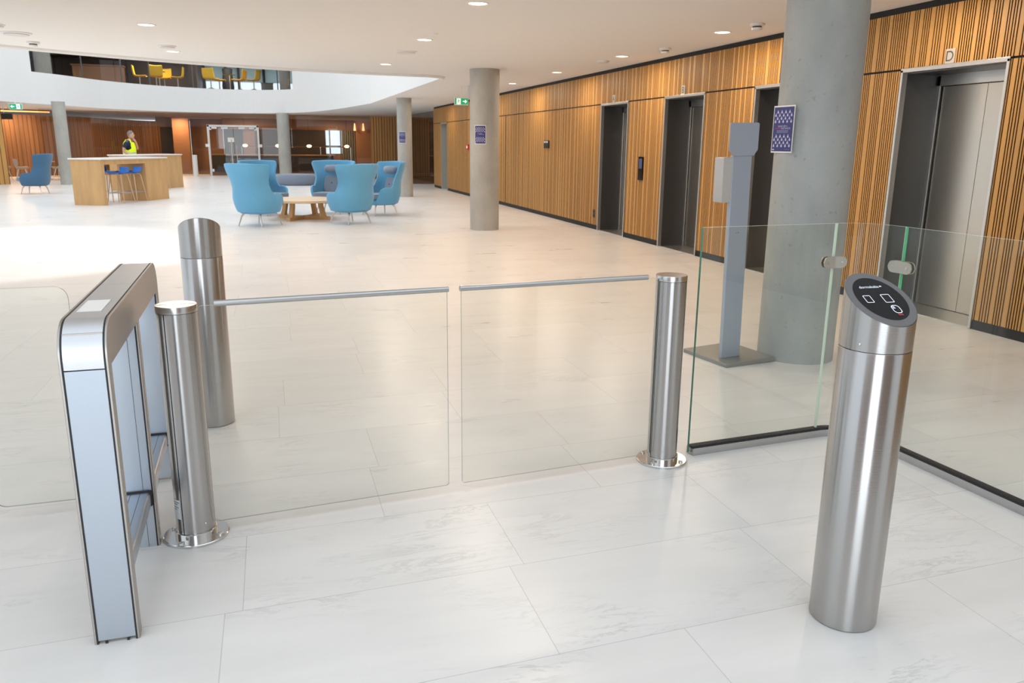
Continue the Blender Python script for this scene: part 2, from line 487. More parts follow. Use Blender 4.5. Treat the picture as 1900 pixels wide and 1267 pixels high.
# outline of the open hall in the ceiling (clockwise from its near left)
def near_lip(x): return 5.8 + math.sqrt(max(0, 121 - (x - 3.5) ** 2))
near = [(-7.35 + i * 0.4, near_lip(-7.35 + i * 0.4)) for i in range(int((3.05 + 7.35) / 0.4) + 1)]
near = [(-14.0, 6.6), (-7.45, 6.6)] + near
corner = [(3.25, 16.82), (3.45, 16.95), (3.58, 17.15), (3.62, 17.4)]
rightside = [(3.62, 17.4), (3.60, 20), (3.57, 24), (3.53, 28.6)]
def catmull(P, n=8):
    out = []
    for i in range(len(P) - 1):
        p0 = Vector(P[max(i - 1, 0)]); p1 = Vector(P[i]); p2 = Vector(P[i + 1]); p3 = Vector(P[min(i + 2, len(P) - 1)])
        for k in range(n):
            t = k / n
            q = 0.5 * ((2 * p1) + (-p0 + p2) * t + (2 * p0 - 5 * p1 + 4 * p2 - p3) * t * t + (-p0 + 3 * p1 - 3 * p2 + p3) * t ** 3)
            out.append((q.x, q.y))
    out.append(tuple(P[-1]))
    return out
far = catmull([(3.53, 29.2), (3.02, 33.2), (2.45, 36.4), (1.77, 38.8), (0.9, 40.5), (-0.4, 41.6), (-2.3, 42.1), (-4.6, 41.3), (-6.5, 39.4), (-7.75, 36.8), (-8.64, 35.3), (-9.5, 33.0), (-10.6, 29), (-12, 23), (-14, 16)])
void = near + corner[:-1] + rightside + far
# near ceiling + the soffit all round the hall (a plate with the hall cut out)
def plate_with_hole(outer, hole, z, name, m):
    loops = [[Vector((x, y, 0)) for x, y in outer], [Vector((x, y, 0)) for x, y in hole]]
    pts = [p for l in loops for p in l]
    tris = tessellate_polygon(loops)
    mb = MB(); mb.add([(p.x, p.y, z) for p in pts], [tuple(t) for t in tris])
    return struct(name, mb, m, smooth=0)
plate_with_hole([(-18, 3.4), (16, 3.4), (16, 42.7), (-18, 42.7)], void, CZ, 'ceiling', M['ceiling'])
# rounded bead along the near edge of the ceiling
bead = [(x, y, CZ + 0.005) for x, y in near + corner]
struct('trim_1', MB().tube(bead, 0.055, 10), M['white'])
# unseen tall lobby behind the camera; right and back walls added for reflections
struct('wall_unseen_right', MB().box(6.15, 6.4, -8, 3.4, 2.97, 8.0).box(6.12, 6.4, -8, -1.0, 0, 2.97), M['white'], smooth=0)
struct('wall_lobby_front', MB().box(-18, 6.4, 3.4, 3.6, 2.975, 8.0), M['white'], smooth=0)
struct('wall_unseen_back', MB().box(0.2, 6.4, -8.2, -8, 0, 6).box(-18, -5.2, -8.2, -8, 0, 6), M['wood_dark'], smooth=0)
# walls of the hall above the ceiling plate
def ribbon(pts, z0, z1, mb=None):
    mb = mb or MB()
    for a, b in zip(pts[:-1], pts[1:]):
        mb.add([(a[0], a[1], z0), (b[0], b[1], z0), (b[0], b[1], z1), (a[0], a[1], z1)], [(0, 1, 2, 3)])
    return mb
struct('wall_atrium_near', ribbon(near + corner, CZ + .05, 9.0), M['white'])
struct('wall_atrium_right', ribbon(rightside + far[:1], CZ, 9.0), M['white'])
# far curved balcony: solid below, a long slot, solid above
def slot_low(x): return 4.05 + 0.012 * (-x - 1)
i0 = min(range(len(far)), key=lambda i: abs(far[i][0] - 1.22) + (100 if far[i][1] < 38 else 0))
i1 = min(range(len(far)), key=lambda i: abs(far[i][0] + 8.45))
bal = MB()
ribbon(far[:i0 + 1], CZ, 9.0, bal)
ribbon(far[i1:], CZ, 9.0, bal)
for a, b in zip(far[i0:i1], far[i0 + 1:i1 + 1]):
    bal.add([(a[0], a[1], CZ), (b[0], b[1], CZ), (b[0], b[1], slot_low(b[0])), (a[0], a[1], slot_low(a[0]))], [(0, 1, 2, 3)])
    bal.add([(a[0], a[1], 5.7), (b[0], b[1], 5.7), (b[0], b[1], 9), (a[0], a[1], 9)], [(0, 1, 2, 3)])
def nrm_out(a, b, d):
    v = Vector((b[0] - a[0], b[1] - a[1])); v.normalize()
    n = Vector((v.y, -v.x))
    return n * d
out_pts = []
for k, p in enumerate(far):
    a = far[max(k - 1, 0)]; b = far[min(k + 1, len(far) - 1)]
    n = nrm_out(a, b, 0.22)
    if n.dot(Vector((p[0] + 4, p[1] - 27))) < 0: n = -n
    out_pts.append((p[0] + n.x, p[1] + n.y))
for k in range(i0, i1):
    a, b, c, d = far[k], far[k + 1], out_pts[k + 1], out_pts[k]
    bal.add([(a[0], a[1], slot_low(a[0])), (b[0], b[1], slot_low(b[0])), (c[0], c[1], slot_low(b[0])), (d[0], d[1], slot_low(a[0]))], [(0, 1, 2, 3)])
for k in (i0, i1):
    a, d = far[k], out_pts[k]
    bal.add([(a[0], a[1], slot_low(a[0])), (d[0], d[1], slot_low(a[0])), (d[0], d[1], 5.7), (a[0], a[1], 5.7)], [(0, 1, 2, 3)])
struct('wall_balcony', bal, M['balcony'], smooth=0)
# glass in the slot, upper storey behind it
gl = MB()
for k in range(i0, i1):
    a, b = out_pts[k], out_pts[k + 1]
    gl.add([(a[0], a[1], slot_low(a[0])), (b[0], b[1], slot_low(b[0])), (b[0], b[1], 5.7), (a[0], a[1], 5.7)], [(0, 1, 2, 3)])
struct('window_1', gl, M['facade'], smooth=0)
bars = MB()
for x in (-7.2, -6.1, -5.05, -3.35, 0.55):
    k = min(range(i0, i1), key=lambda i: abs(out_pts[i][0] - x))
    p = out_pts[k]
    bars.box(p[0] - .025, p[0] + .025, p[1] + .02, p[1] + .08, 4.0, 5.7)
struct('trim_2', bars, M['mullion'])
UF = 4.04
def upper_slab(name, z0, z1, m):
    edge = out_pts[i0:i1 + 1]
    poly = [(edge[0][0] + .4, 48.2)] + [(edge[0][0] + .4, edge[0][1])] + list(edge) + [(-13, edge[-1][1]), (-13, 48.2)]
    struct(name, MB().prism(poly, z0, z1, 'z'), m, smooth=0)
upper_slab('floor_upper', UF - .3, UF, M['cafe_brown'])
upper_slab('ceiling_upper', 5.7, 5.9, M['mullion'])
struct('wall_upper_left', MB().box(-13.1, -3.3, 47.5, 47.7, UF, 5.8).box(-13.2, -13, 36.4, 48, UF, 5.8).box(-3.45, -3.1, 43.2, 47.6, UF, 5.8), M['upper_wall'])
wl = MB()
wl.box(-3.1, 1.9, 47.5, 47.62, UF, UF + .25).box(-3.1, 1.9, 47.5, 47.62, 5.62, 5.8)
for x in (-3.1, -2.0, -1.35, -.05, 1.75): wl.box(x, x + .13, 47.45, 47.62, UF, 5.8)
struct('window_2', wl, M['mullion'])
for a, b in ((-2.97, -2.0), (-1.87, -1.35), (-1.22, -.05), (.08, 1.75)):
    tag(MB().box(a, b, 47.4, 47.43, 4.76, 5.62).build('window_blind', M['blind']), 'grey-green window blind pulled half down behind the yellow chairs upstairs', 'blind', 'half-lowered blinds upstairs')
struct('window_3', MB().box(-3.1, 1.9, 47.54, 47.56, UF + .25, 5.62), M['daylight_pane'])
struct('wall_upper_right', MB().box(1.9, 2.1, 41.5, 47.6, UF, 5.8), M['white'])
t = thing('reception_cabinet', 'tan cabinet behind the upstairs glass, left of the yellow chairs', 'cabinet', (-7.5, 44.2, UF))
MB().box(-1.2, 1.0, 0, .6, 0, 1.05).build('cabinet_body', M['upper_panel'], t, bevel=.02)
MB().box(-1.25, 1.05, -.03, .63, 1.05, 1.12).build('cabinet_top', M['upper_panel'], t, bevel=.01)
for (x, y, r, lab) in ((-8.35, 37.2, .30, 'round concrete column at the left end of the upstairs window'), (1.0, 42.6, .25, 'round concrete column at the right end of the upstairs window')):
    tag(MB().cyl((x, y), r, UF - .04, 5.75, 28).build('concrete_column', M['concrete']), lab, 'column')

# ------------------------------------------------------------------ right wall: oak laths
random.seed(5)
laths = []          # (y0, y1, wide)
y = -1.0
while y < 31.0:
    w = random.choice((.045, .055, .065, .05))
    laths.append((y, y + w, 0)); y += w
    for k in range(random.choice((2, 3, 3, 4, 5, 7))):
        y += .0115
        w = random.choice((.014, .016, .016, .020))
        laths.append((y, y + w, 1)); y += w
    y += .0115
def lath_wall(mb, ya, yb, z0, z1, X=6.1):
    prev = ya
    for a, b, k in laths:
        a2, b2 = max(a, ya), min(b, yb)
        if b2 - a2 < .002: continue
        if a2 - prev > .001:
            mb.add([(X + .016, prev, z0), (X + .016, a2, z0), (X + .016, a2, z1), (X + .016, prev, z1)], [(0, 1, 2, 3)], 2)
        mb.add([(X + .016, a2, z0), (X, a2, z0), (X, b2, z0), (X + .016, b2, z0), (X + .016, a2, z1), (X, a2, z1), (X, b2, z1), (X + .016, b2, z1)],
               [(1, 2, 6, 5)], k)
        mb.add([(X + .016, a2, z0), (X, a2, z0), (X, b2, z0), (X + .016, b2, z0), (X + .016, a2, z1), (X, a2, z1), (X, b2, z1), (X + .016, b2, z1)],
               [(0, 1, 5, 4), (2, 3, 7, 6), (0, 3, 2, 1), (4, 5, 6, 7)], 2)
        prev = b2
    mb.add([(X + .016, prev, z0), (X + .016, yb, z0), (X + .016, yb, z1), (X + .016, prev, z1)], [(0, 1, 2, 3)], 2)
DOORS = [(5.67, 6.89), (8.22, 9.45), (10.75, 11.98), (13.38, 14.58)]     # D C B A
lw = MB()
edges = [-1.0] + [v for d in DOORS for v in (d[0] - .02, d[1] + .02)] + [21.07]
for a, b in zip(edges[0::2], edges[1::2]): lath_wall(lw, a, b, .09, 2.355)
lath_wall(lw, 21.13, 28.55, .09, 2.355)
lath_wall(lw, 29.62, 31.0, .09, 2.355)
lath_wall(lw, -1.0, 31.0, 2.375, 2.905)
lw.box(6.1, 7.0, 31.0, 31.02, .09, 2.905, 0)
struct('wall_right', lw, [M['wood_wide'], M['wood_lath'], M['wood_groove']], smooth=0)
back = MB()
for a, b in zip(edges[0::2], edges[1::2]): back.box(6.118, 7.0, a, b, 0, 2.97)
back.box(6.118, 7.0, 21.07, 28.55, 0, 2.97).box(6.118, 7.0, 29.62, 31.0, 0, 2.97)
for d in DOORS + [(28.55, 29.62)]: back.box(6.118, 7.0, d[0] - .02, d[1] + .02, 2.36, 2.97)
for d in DOORS: back.box(6.75, 7.0, d[0] - .02, d[1] + .02, 0, 2.36)
back.box(6.4, 7.0, 28.55, 29.62, 0, 2.36)
struct('trim_3', back, M['black'], smooth=0)

def lift(k, d, letter):
    y0, y1 = d
    g = struct_empty('door_%d' % k, (6.1, (y0 + y1) / 2, 0))
    h = (y1 - y0) / 2
    f = MB()
    f.box(-.012, .05, -h - .018, -h + .012, 0, 2.36).box(-.012, .05, h - .012, h + .018, 0, 2.36).box(-.012, .05, -h - .018, h + .018, 2.335, 2.375)
    f.build('door_frame', M['lift_frame'], g, smooth=0, bevel=.003)
    rv = MB()
    rv.box(.05, .45, h - .012, h + .01, 0, 2.34).box(.05, .45, -h - .01, -h + .012, 0, 2.34).box(.05, .45, -h, h, 2.325, 2.345)
    rv.build('lining', M['lift_reveal'], g, smooth=0)
    jb = MB()
    jb.box(.43, .47, h - .05, h, 0, 2.32).box(.43, .47, -h, -h + .05, 0, 2.32).box(.43, .47, -h, h, 2.22, 2.33)
    jb.build('door_jamb', M['lift_frame'], g, smooth=0, bevel=.004)
    MB().box(.47, .56, -h, h, 0, 2.34).build('door_pocket', M['black'], g, smooth=0)
    MB().box(.455, .468, -h + .06, .0015, .012, 2.215).build('door_leaf', M['lift_leaf'], g, smooth=0, bevel=.002)
    MB().box(.455, .468, .0055, h - .07, .012, 2.215).build('door_leaf', M['lift_leaf'], g, smooth=0, bevel=.002)
    MB().box(.02, .47, -h + .012, h - .012, 0.0, .008).build('sill', M['lift_frame'], g, smooth=0)
    # letter plate over the door
    p = thing('lift_letter_plate', 'small square plate engraved %s above the %s' % (letter, {'A': 'farthest lift door', 'B': 'second farthest lift door', 'C': 'lift door half hidden by the big column', 'D': 'nearest lift door'}[letter]), 'sign', (6.1, (y0 + y1) / 2 + .03, 2.44))
    MB().box(-.012, .012, -.055, .055, -.065, .065).build('plate', M['plate'], p, bevel=.002)
    vs, fs = text_mesh(letter, height=.09)
    MB().add([(-.0135, -u, v) for u, v in vs], fs).build('letter', M['ink'], p, smooth=0)
    return g
for k, (d, l) in enumerate(zip(DOORS, 'DCBA')): lift(k + 1, d, l)
g = struct_empty('door_5', (6.1, 29.08, 0))
MB().box(.20, .25, -.5, .5, 0, 2.33).build('door_leaf', M['greydoor'], g, smooth=0)
MB().box(-.01, .25, -.535, -.49, 0, 2.36).box(-.01, .25, .49, .535, 0, 2.36).box(-.01, .25, -.535, .535, 2.32, 2.37).build('door_frame', M['lift_frame'], g, smooth=0)
MB().box(.16, .2, .36, .44, 1.0, 1.05).build('door_handle', M['steel'], g, bevel=.01)
bs = MB()
for a, b in zip(edges[0::2], edges[1::2]): bs.box(6.108, 6.118, a, b, 0, .09)
bs.box(6.108, 6.118, 21.07, 28.55, 0, .09).box(6.108, 6.118, 29.62, 31, 0, .09)
struct('baseboard_right', bs, M['black'], smooth=0)

def wall_panel(y, z0, z1, lab):
    p = thing('lift_call_panel', lab, 'lift panel', (6.1, y, (z0 + z1) / 2))
    h = (z1 - z0) / 2
    MB().prism(rrect(-.085, .085, -h, h, .01, 3), -.022, .012, 'x').build('panel_body', M['blackglass'], p)
    MB().box(-.0235, -.0215, -.06, .06, 0, h - .03).build('screen', M['screen'], p)
wall_panel(12.74, 1.04, 1.43, 'black lift call panel between the two farthest lift doors')
wall_panel(10.17, 1.04, 1.43, 'black lift call panel behind the grey dispenser stand')
wall_panel(7.60, 1.04, 1.43, 'black lift call panel peeking out right of the big column')
t = thing('intercom', 'small dark intercom plate high on the plain oak wall', 'intercom', (6.1, 17.7, 1.63))
MB().box(-.03, .012, -.16, .16, -.085, .085).build('intercom_body', M['black'], t, bevel=.006)
for s in (-1, 1): MB().box(-.034, -.03, s * .075 - .05, s * .075 + .05, .03, .07).build('display', M['label'], t)
t = thing('power_socket', 'small dark socket low on the oak wall left of the farthest lift', 'socket', (6.1, 14.78, .31))
MB().box(-.012, .012, -.05, .05, -.08, .08).build('socket_plate', M['ink'], t, bevel=.004)
for s in (-1, 1): MB().ring([(.028, 0), (.022, .004)], 16).build('socket_hole', M['black'], t).matrix_local = Matrix.Translation((-.013, 0, s * .036)) @ Matrix.Rotation(-PI / 2, 4, 'Y')
t = thing('fire_alarm_button', 'small red fire alarm box on the oak wall beside the middle column', 'alarm', (6.1, 25.35, 1.53))
MB().box(-.05, .012, -.10, .10, -.08, .08).build('alarm_box', M['red'], t, bevel=.008)
MB().box(-.054, -.05, -.05, .05, -.035, .035).build('push_plate', M['sign_white'], t)

# ------------------------------------------------------------------ concrete columns and posters
COLS = {}
def column(key, x, y, r, m, lab, z1=CZ):
    t = tag(MB().ring([(r, 0), (r, z1)], 64).build('concrete_column', m), lab, 'column')
    t.location = (x, y, 0)
    COLS[key] = (x, y, r)
column('near', 3.915, 5.236, .285, M['concrete_near'], 'thick round concrete column beside the grey dispenser stand')
column('mid', 3.968, 15.18, .279, M['concrete'], 'round concrete column in mid hall next to the green exit sign')
column('far', 4.078, 25.37, .228, M['concrete'], 'round concrete column behind the rightmost blue armchair')
column('left', -7.31, 34.12, .225, M['concrete'], 'leaning-looking round concrete column behind the shaded blue armchair', 3.0)
column('back', .757, 40.6, .285, M['concrete'], 'round concrete column behind the grey pouf')

def poster(key, ang, zc, w, h, lab, flat=False):
    cx, cy, r = COLS[key]
    t = thing('poster', lab, 'poster', (cx + r * math.cos(ang), cy + r * math.sin(ang), zc), ang + PI / 2, 'navy distance posters')
    # local: x to the viewer's right, -y out of the column, z up; the sheet bends round the column
    def F(d):
        rr = r + d
        if flat: return lambda u, v: (u, -d, v)
        return lambda u, v: (rr * math.sin(u / rr), -(rr * math.cos(u / rr) - r), v)
    n = 9
    sh = MB(); f = F(.004)
    sh.grid(lambda a, b: f((a - .5) * w, (b - .5) * h), n, 2)
    sh.build('sheet', M['sticker'], t)
    bl = MB(); f = F(.006)
    bl.grid(lambda a, b: f((a - .5) * w * .93, (b - .5) * h * .94), n, 2)
    fg = rd = dm = bl; f = F(.0075)
    for blk in (.27, -.245):
        for row in range(4):
            cnt = 4 if row % 2 == 0 else 5
            for c in range(cnt):
                u = (c - (cnt - 1) / 2) * w * .185; v = blk * h + (1.5 - row) * h * .066
                hh = h * .072; ww = w * .043
                fg.flat([(u - ww * .35, v + hh * .2), (u, v + hh * .12), (u + ww * .35, v + hh * .2), (u + ww * .35, v + hh * .45), (u, v + hh * .55), (u - ww * .35, v + hh * .45)], f, 1)
                fg.flat([(u - ww, v - hh * .15), (u - ww * .5, v - hh * .5), (u + ww * .5, v - hh * .5), (u + ww, v - hh * .15), (u + ww * .6, v + hh * .15), (u - ww * .6, v + hh * .15)], f, 1)
                if c < cnt - 1 and row < 3:
                    rd.flat([(u + w * .085, v - hh * .5), (u + w * .100, v - hh * .5), (u + w * .100, v - hh * .35), (u + w * .085, v - hh * .35)], f, 2)
    fg.flat(rrect(-w * .43, -w * .33, -h * .445, -h * .42, h * .006, 2), f, 1)
    tx, ff = text_mesh('PLEASE KEEP A', width=w * .44, height=h * .034)
    fg.add([f(u * 1.0, v + h * .065) for u, v in tx], ff, 1)
    tx, ff = text_mesh('DISTANCE', width=w * .42, height=h * .036)
    fg.add([f(u + w * .14, v + h * .018) for u, v in tx], ff, 1)
    tx, ff = text_mesh('2 METRE', width=w * .26, height=h * .034)
    rd.add([f(u - w * .22, v + h * .018) for u, v in tx], ff, 2)
    for q in range(3):
        v = -h * (.025 + q * .022)
        dm.flat([(-w * .27, v - h * .006), (w * .27, v - h * .006), (w * .27, v + h * .006), (-w * .27, v + h * .006)], f, 3)
    dm.flat([(w * .16, -h * .432), (w * .40, -h * .432), (w * .40, -h * .425), (w * .16, -h * .425)], f, 3)
    bl.build('print', [M['poster_blue'], M['poster_fig'], M['poster_red'], M['poster_dim']], t, smooth=0)
poster('near', R(181), 1.733, .25, .335, 'navy poster with rows of white figures on the nearest concrete column', True)
poster('mid', R(238), 1.785, .225, .345, 'navy poster with rows of white figures on the mid hall column')
poster('far', R(241), 1.80, .23, .34, 'navy poster with rows of white figures on the column behind the armchairs')

# ------------------------------------------------------------------ far side: glazing and rooms behind
struct('floor_inner', MB().box(-18, 16, 43.0, 58, -0.3, -.002).box(4.75, 16, 33.5, 43.0, 0.0, .003), M['dark_floor'], smooth=0)
struct('trim_4', MB().add([(4.55, 36.2, .004), (6.15, 30.95, .004), (6.35, 31.0, .004), (4.75, 36.3, .004)], [(0, 1, 2, 3)]), M['white'], smooth=0)
struct('ceiling_inner', MB().box(-18, 16, 42.7, 58, CZ - .02, CZ + .2), M['warm_shade'], smooth=0)
# undulating dark oak wall behind the tan chairs
def lathy(pts, z0, z1, name, m, m2, step=.16, depth=.05):
    mb = MB(); acc = 0; prev = None; k = 0
    segs = []
    for a, b in zip(pts[:-1], pts[1:]):
        a = Vector(a); b = Vector(b); n = max(1, int((b - a).length / step))
        for i in range(n): segs.append((a.lerp(b, i / n), a.lerp(b, (i + 1) / n)))
    for i, (p, q) in enumerate(segs):
        d = (q - p).normalized(); nn = Vector((d.y, -d.x))
        g = q - d * .03
        mb.add([(p.x, p.y, z0), (g.x, g.y, z0), (g.x, g.y, z1), (p.x, p.y, z1)], [(0, 1, 2, 3)], 0)
        mb.add([(g.x, g.y, z0), (q.x, q.y, z0), (q.x, q.y, z1), (g.x, g.y, z1)], [(0, 1, 2, 3)], 1)
    return struct(name, mb, [m, m2], smooth=0)
wave = catmull([(-13.5, 39.8), (-12, 41.0), (-11, 41.8), (-10, 42.2), (-9, 43.0), (-8.3, 44.6), (-7.6, 47.0), (-6.6, 49.3), (-5.75, 50.2)], 6)
lathy(wave, 0, 2.72, 'wall_far_left', M['wood_dark'], M['wood_groove'])
cove = MB().tube([(x, y - .12, 2.86) for x, y in wave[:22]], .03, 6)
struct('trim_5', cove, M['strip'])
lathy([(-12.5, 30.3), (-9.30, 34.45), (-9.55, 35.2)], 0, 2.97, 'wall_left', M['wood_wide'], M['wood_groove'], .2)
bw = MB()
bw.box(-5.9, -5.05, 50.6, 50.8, 0, 2.4, 0)
bw.box(-5.05, -4.2, 49.6, 50.4, 0, 2.9, 2)
bw.box(-4.2, -2.45, 50.6, 50.8, 0, 2.9, 1)
bw.box(-2.45, -1.35, 51.2, 51.3, 0, 2.4, 0)
bw.box(-1.35, -.70, 50.6, 50.8, 0, 2.4, 1)
bw.box(-.70, 3.35, 50.4, 50.6, 0.0, 2.36, 0)
bw.box(-2.45, 5.1, 50.35, 50.8, 2.36, 2.97, 1)
bw.box(-6, -5.05, 50.5, 50.8, 2.4, 2.97, 1)
bw.box(5.1, 6.3, 49.6, 50.6, 0, 2.9, 2)
bw.box(3.35, 5.1, 50.4, 50.6, 0, .95, 1)
struct('wall_back', bw, [M['cafe_dark'], M['cafe_brown'], M['cafe_orange']], smooth=0)
wf = MB()
wf.box(3.35, 5.1, 50.45, 50.5, .93, 1.0).box(3.55, 3.63, 50.42, 50.5, .95, 2.36).box(4.2, 4.28, 50.42, 50.5, .95, 2.36).box(3.35, 4.28, 50.43, 50.5, 1.42, 1.48)
struct('window_4', wf, M['mullion'], smooth=0)
struct('window_5', MB().box(3.35, 4.2, 50.52, 50.53, .95, 2.36), M['daylight_pane'], smooth=0)
tag(MB().grid(lambda a, b: (4.28 + a * .85, 50.2 + .05 * math.sin(a * 40), .05 + b * 2.3), 60, 2).build('window_curtain', M['curtain']), 'grey curtain drawn beside the bright cafe window', 'curtain')
# right end, dark oak and tinted glass
lathy([(5.05, 41.9), (6.5, 41.6)], 0, 2.93, 'wall_far_right', M['wood_amber'], M['wood_groove'], .13)
lathy([(6.6, 45.5), (11, 44.5)], 0, 2.95, 'wall_far_end', M['wood_dark'], M['wood_groove'], .15)
struct('window_6', MB().add([(6.55, 41.5, 0), (6.85, 31.1, 0), (6.85, 31.1, CZ), (6.55, 41.5, CZ)], [(0, 1, 2, 3)]), M['facade_dark'], smooth=0)
# facade glass and its metal framed door
fac = [(-9.6, 41.0), (-7.8, 42.3), (-5.6, 42.7), (-2.78, 42.68)]
fac2 = [(-.38, 42.62), (1.2, 42.55), (3.4, 42.3), (5.0, 41.9)]
struct('window_7', ribbon(fac, 0, CZ), M['facade'], smooth=0)
struct('window_8', ribbon(fac2, 0, CZ), M['facade'], smooth=0)
struct('window_9', MB().add([(-2.78, 42.68, 2.42), (-.38, 42.62, 2.42), (-.38, 42.62, CZ), (-2.78, 42.68, CZ)], [(0, 1, 2, 3)]), M['facade'], smooth=0)
bb = MB()
for pl in (fac, fac2):
    for a, b in zip(pl[:-1], pl[1:]):
        bb.add([(a[0], a[1] - .03, 0), (b[0], b[1] - .03, 0), (b[0], b[1] - .03, .07), (a[0], a[1] - .03, .07), (a[0], a[1] + .03, .07), (b[0], b[1] + .03, .07)], [(0, 1, 2, 3), (3, 2, 5, 4)])
struct('baseboard_far', bb, M['wood_pale'], smooth=0)
g = struct_empty('door_6', (-1.58, 42.62, 0))
MB().box(-1.2, -1.1, -.05, .05, 0, 2.42).box(1.1, 1.2, -.05, .05, 0, 2.42).box(-1.2, 1.2, -.05, .05, 2.33, 2.42).build('door_frame', M['lift_frame'], g, smooth=0, bevel=.005)
for s in (-1, 1):
    leaf = MB().box(min(s * .01, s * 1.08), max(s * .01, s * 1.08), -.008, .008, .03, 2.3).build('door_leaf', M['facade'], g, smooth=0)
    MB().tube([(s * .12, -.08, .55), (s * .12, -.08, 1.75 if s < 0 else 1.45)], .025, 8).build('door_handle', M['steel_polish'], leaf)
    for z in (.2, 2.18): MB().box(min(s * 1.0, s * 1.12), max(s * 1.0, s * 1.12), -.03, .03, z, z + .13).build('hinge', M['plastic'], leaf, smooth=0)
    for xx in (.25, .75): MB().box(min(s * xx, s * (xx + .3)), max(s * xx, s * (xx + .3)), -.03, .03, 2.24, 2.32).build('door_rail', M['plastic'], leaf, smooth=0)
    MB().box(min(s * 1.14, s * 1.32), max(s * 1.14, s * 1.32), -.07, -.03, 1.38, 1.52).build('lock', M['plastic'], leaf, smooth=0)
# cafe counter with little lamps
t = thing('cafe_counter', 'long dark cafe counter with bright timber top behind the glazing', 'counter', (1.2, 48.2, 0))
MB().box(-4.2, 2.4, 0, .7, 0, .9).build('counter_front', M['cafe_dark'], t, smooth=0)
MB().box(-4.3, 2.5, -.06, .75, .9, .96).build('worktop', M['wood_table'], t, bevel=.01)
MB().tube([(-2.6, .1, 1.40), (3.4, .1, 1.40)], .03, 6).build('overhead_rail', M['steel_polish'], t)
for x in (-2.6, -.2, 1.7, 3.4): MB().tube([(x, .1, 0.0), (x, .1, 1.40)], .02, 6).build('rail_post', M['steel_polish'], t)
for x in (-1.2, .55, 2.25, 4.35):
    p = thing('counter_lamp', 'small glowing lamp hanging over the cafe counter', 'lamp', (x, 47.9, 1.44), 0, 'lamps over the cafe counter')
    MB().ball((0, 0, 0), (.13, .13, .075), 12, 8).build('bulb', M['lamp_warm'], p)
    MB().tube([(0, 0, .07), (0, 0, 1.53)], .008, 5).build('cable', M['black'], p)
    MB().ring([(.03, 1.49), (.03, 1.53)], 8).build('ceiling_rose', M['plastic'], p)
for x in (5.0, 5.5):
    p = thing('wall_lamp', 'small wall lamp throwing a warm cone on the orange cafe panel', 'lamp', (x, 49.5, 2.55), 0, 'cone lamps on the cafe wall')
    MB().ring([(.03, .22), (.075, -.20)], 14).build('shade', M['cone'], p)
    MB().box(-.02, .02, .0, .1, .1, .16).build('bracket', M['steel'], p)
t = thing('white_screen', 'bright white screen on a slim post behind the glass door', 'screen', (-1.9, 47.2, 0))
MB().box(-.16, .16, -.02, .02, 1.62, 1.85).build('screen_panel', M['sign_white'], t, bevel=.01)
MB().box(-.1, .1, .0, .05, .03, 1.62).build('post', M['curtain'], t)
MB().box(-.2, .2, -.15, .2, -.002, .03).build('base', M['curtain'], t)
for (x, y, lab) in ((-3.05, 42.0, 'low pale bollard left of the glass door'),):
    tag(MB().ring([(.12, 0), (.12, .98), (.10, 1.0)], 16).build('bollard', M['vent']), lab, 'bollard').location = (x - .35, y, 0)

# ------------------------------------------------------------------ ceiling fittings
def downlight(x, y, z, lab, r=.09, grp='ceiling downlights', lm='lamp', first=[None]):
    t = thing('downlight', lab, 'ceiling light', (x, y, z), 0, grp)
    MB().ring([(r * 1.0, -.002), (r * 1.22, -.010), (r * 1.25, 0)], 28, cap0=False, cap1=False).build('ring', M['lamp_ring'], t)
    MB().ring([(r, -.003), (r * .98, -.001)], 28).build('diffuser', M[lm], t)
DL = [(2.09, 8.27, 'largest round downlight at the top edge above the gates'), (2.11, 11.27, 'round downlight left of the mid hall column, second from the camera in its row'), (2.09, 14.89, 'small round downlight close to the rounded ceiling corner'),
      (-1.32, 11.09, 'round downlight in the white ceiling at the upper left'), (-1.33, 14.12, 'faint downlight just in front of the ceiling edge above the upstairs window'),
      (5.42, 9.23, 'round downlight near the wall left of the big column top'), (5.40, 12.16, 'round downlight above the space between the two farthest lifts'), (5.41, 15.21, 'round downlight above the oak wall left of the farthest lift'), (5.44, 18.3, 'smallest downlight right beside the mid hall column')]
for x, y, lab in DL: downlight(x, y, CZ, lab)
FDL = [(-10.9, 41.0), (-9.9, 40.6), (-6.37, 43.85), (-4.59, 43.66), (-1.15, 49.0), (2.2, 43.58), (3.87, 48.9), (-4.66, 48.9)]
for x, y in FDL: downlight(x, y, CZ - (.02 if y > 42.7 else 0), 'tiny glowing downlight in the low ceiling under the balcony', .085, 'downlights under the balcony', 'lamp_warm')
def detector(x, y, lab):
    t = thing('smoke_detector', lab, 'smoke detector', (x, y, CZ))
    MB().ring([(.085, 0), (.085, -.022), (.07, -.03)], 24).build('mount', M['plastic'], t)
    MB().ring([(.052, -.028), (.052, -.045), (.05, -.047)], 20).build('sensor_slot', M['ink'], t)
    MB().ring([(.06, -.045), (.056, -.068), (.03, -.078)], 20).build('sensor_head', M['plastic'], t)
detector(5.42, 8.48, 'white smoke detector just left of the big column top')
detector(5.54, 10.97, 'white smoke detector above the second farthest lift')
detector(-3.13, 13.55, 'white smoke detector at the ceiling edge far left')
def disc(x, y, r, lab, m='vent'):
    t = thing('ceiling_vent', lab, 'vent', (x, y, CZ))
    MB().ring([(r, 0), (r * .98, -.012), (r * .9, -.016)], 32).build('rim', M['plastic'], t)
    MB().ring([(r * .8, -.012), (r * .78, -.03), (r * .72, -.032)], 32).build('disc', M[m], t)
disc(2.10, 12.76, .17, 'large round vent disc in the ceiling before the rounded corner')
disc(5.41, 12.95, .11, 'flat round vent disc beside the downlight over the lifts')
disc(-3.08, 12.54, .19, 'large pale vent disc at the left end of the ceiling')
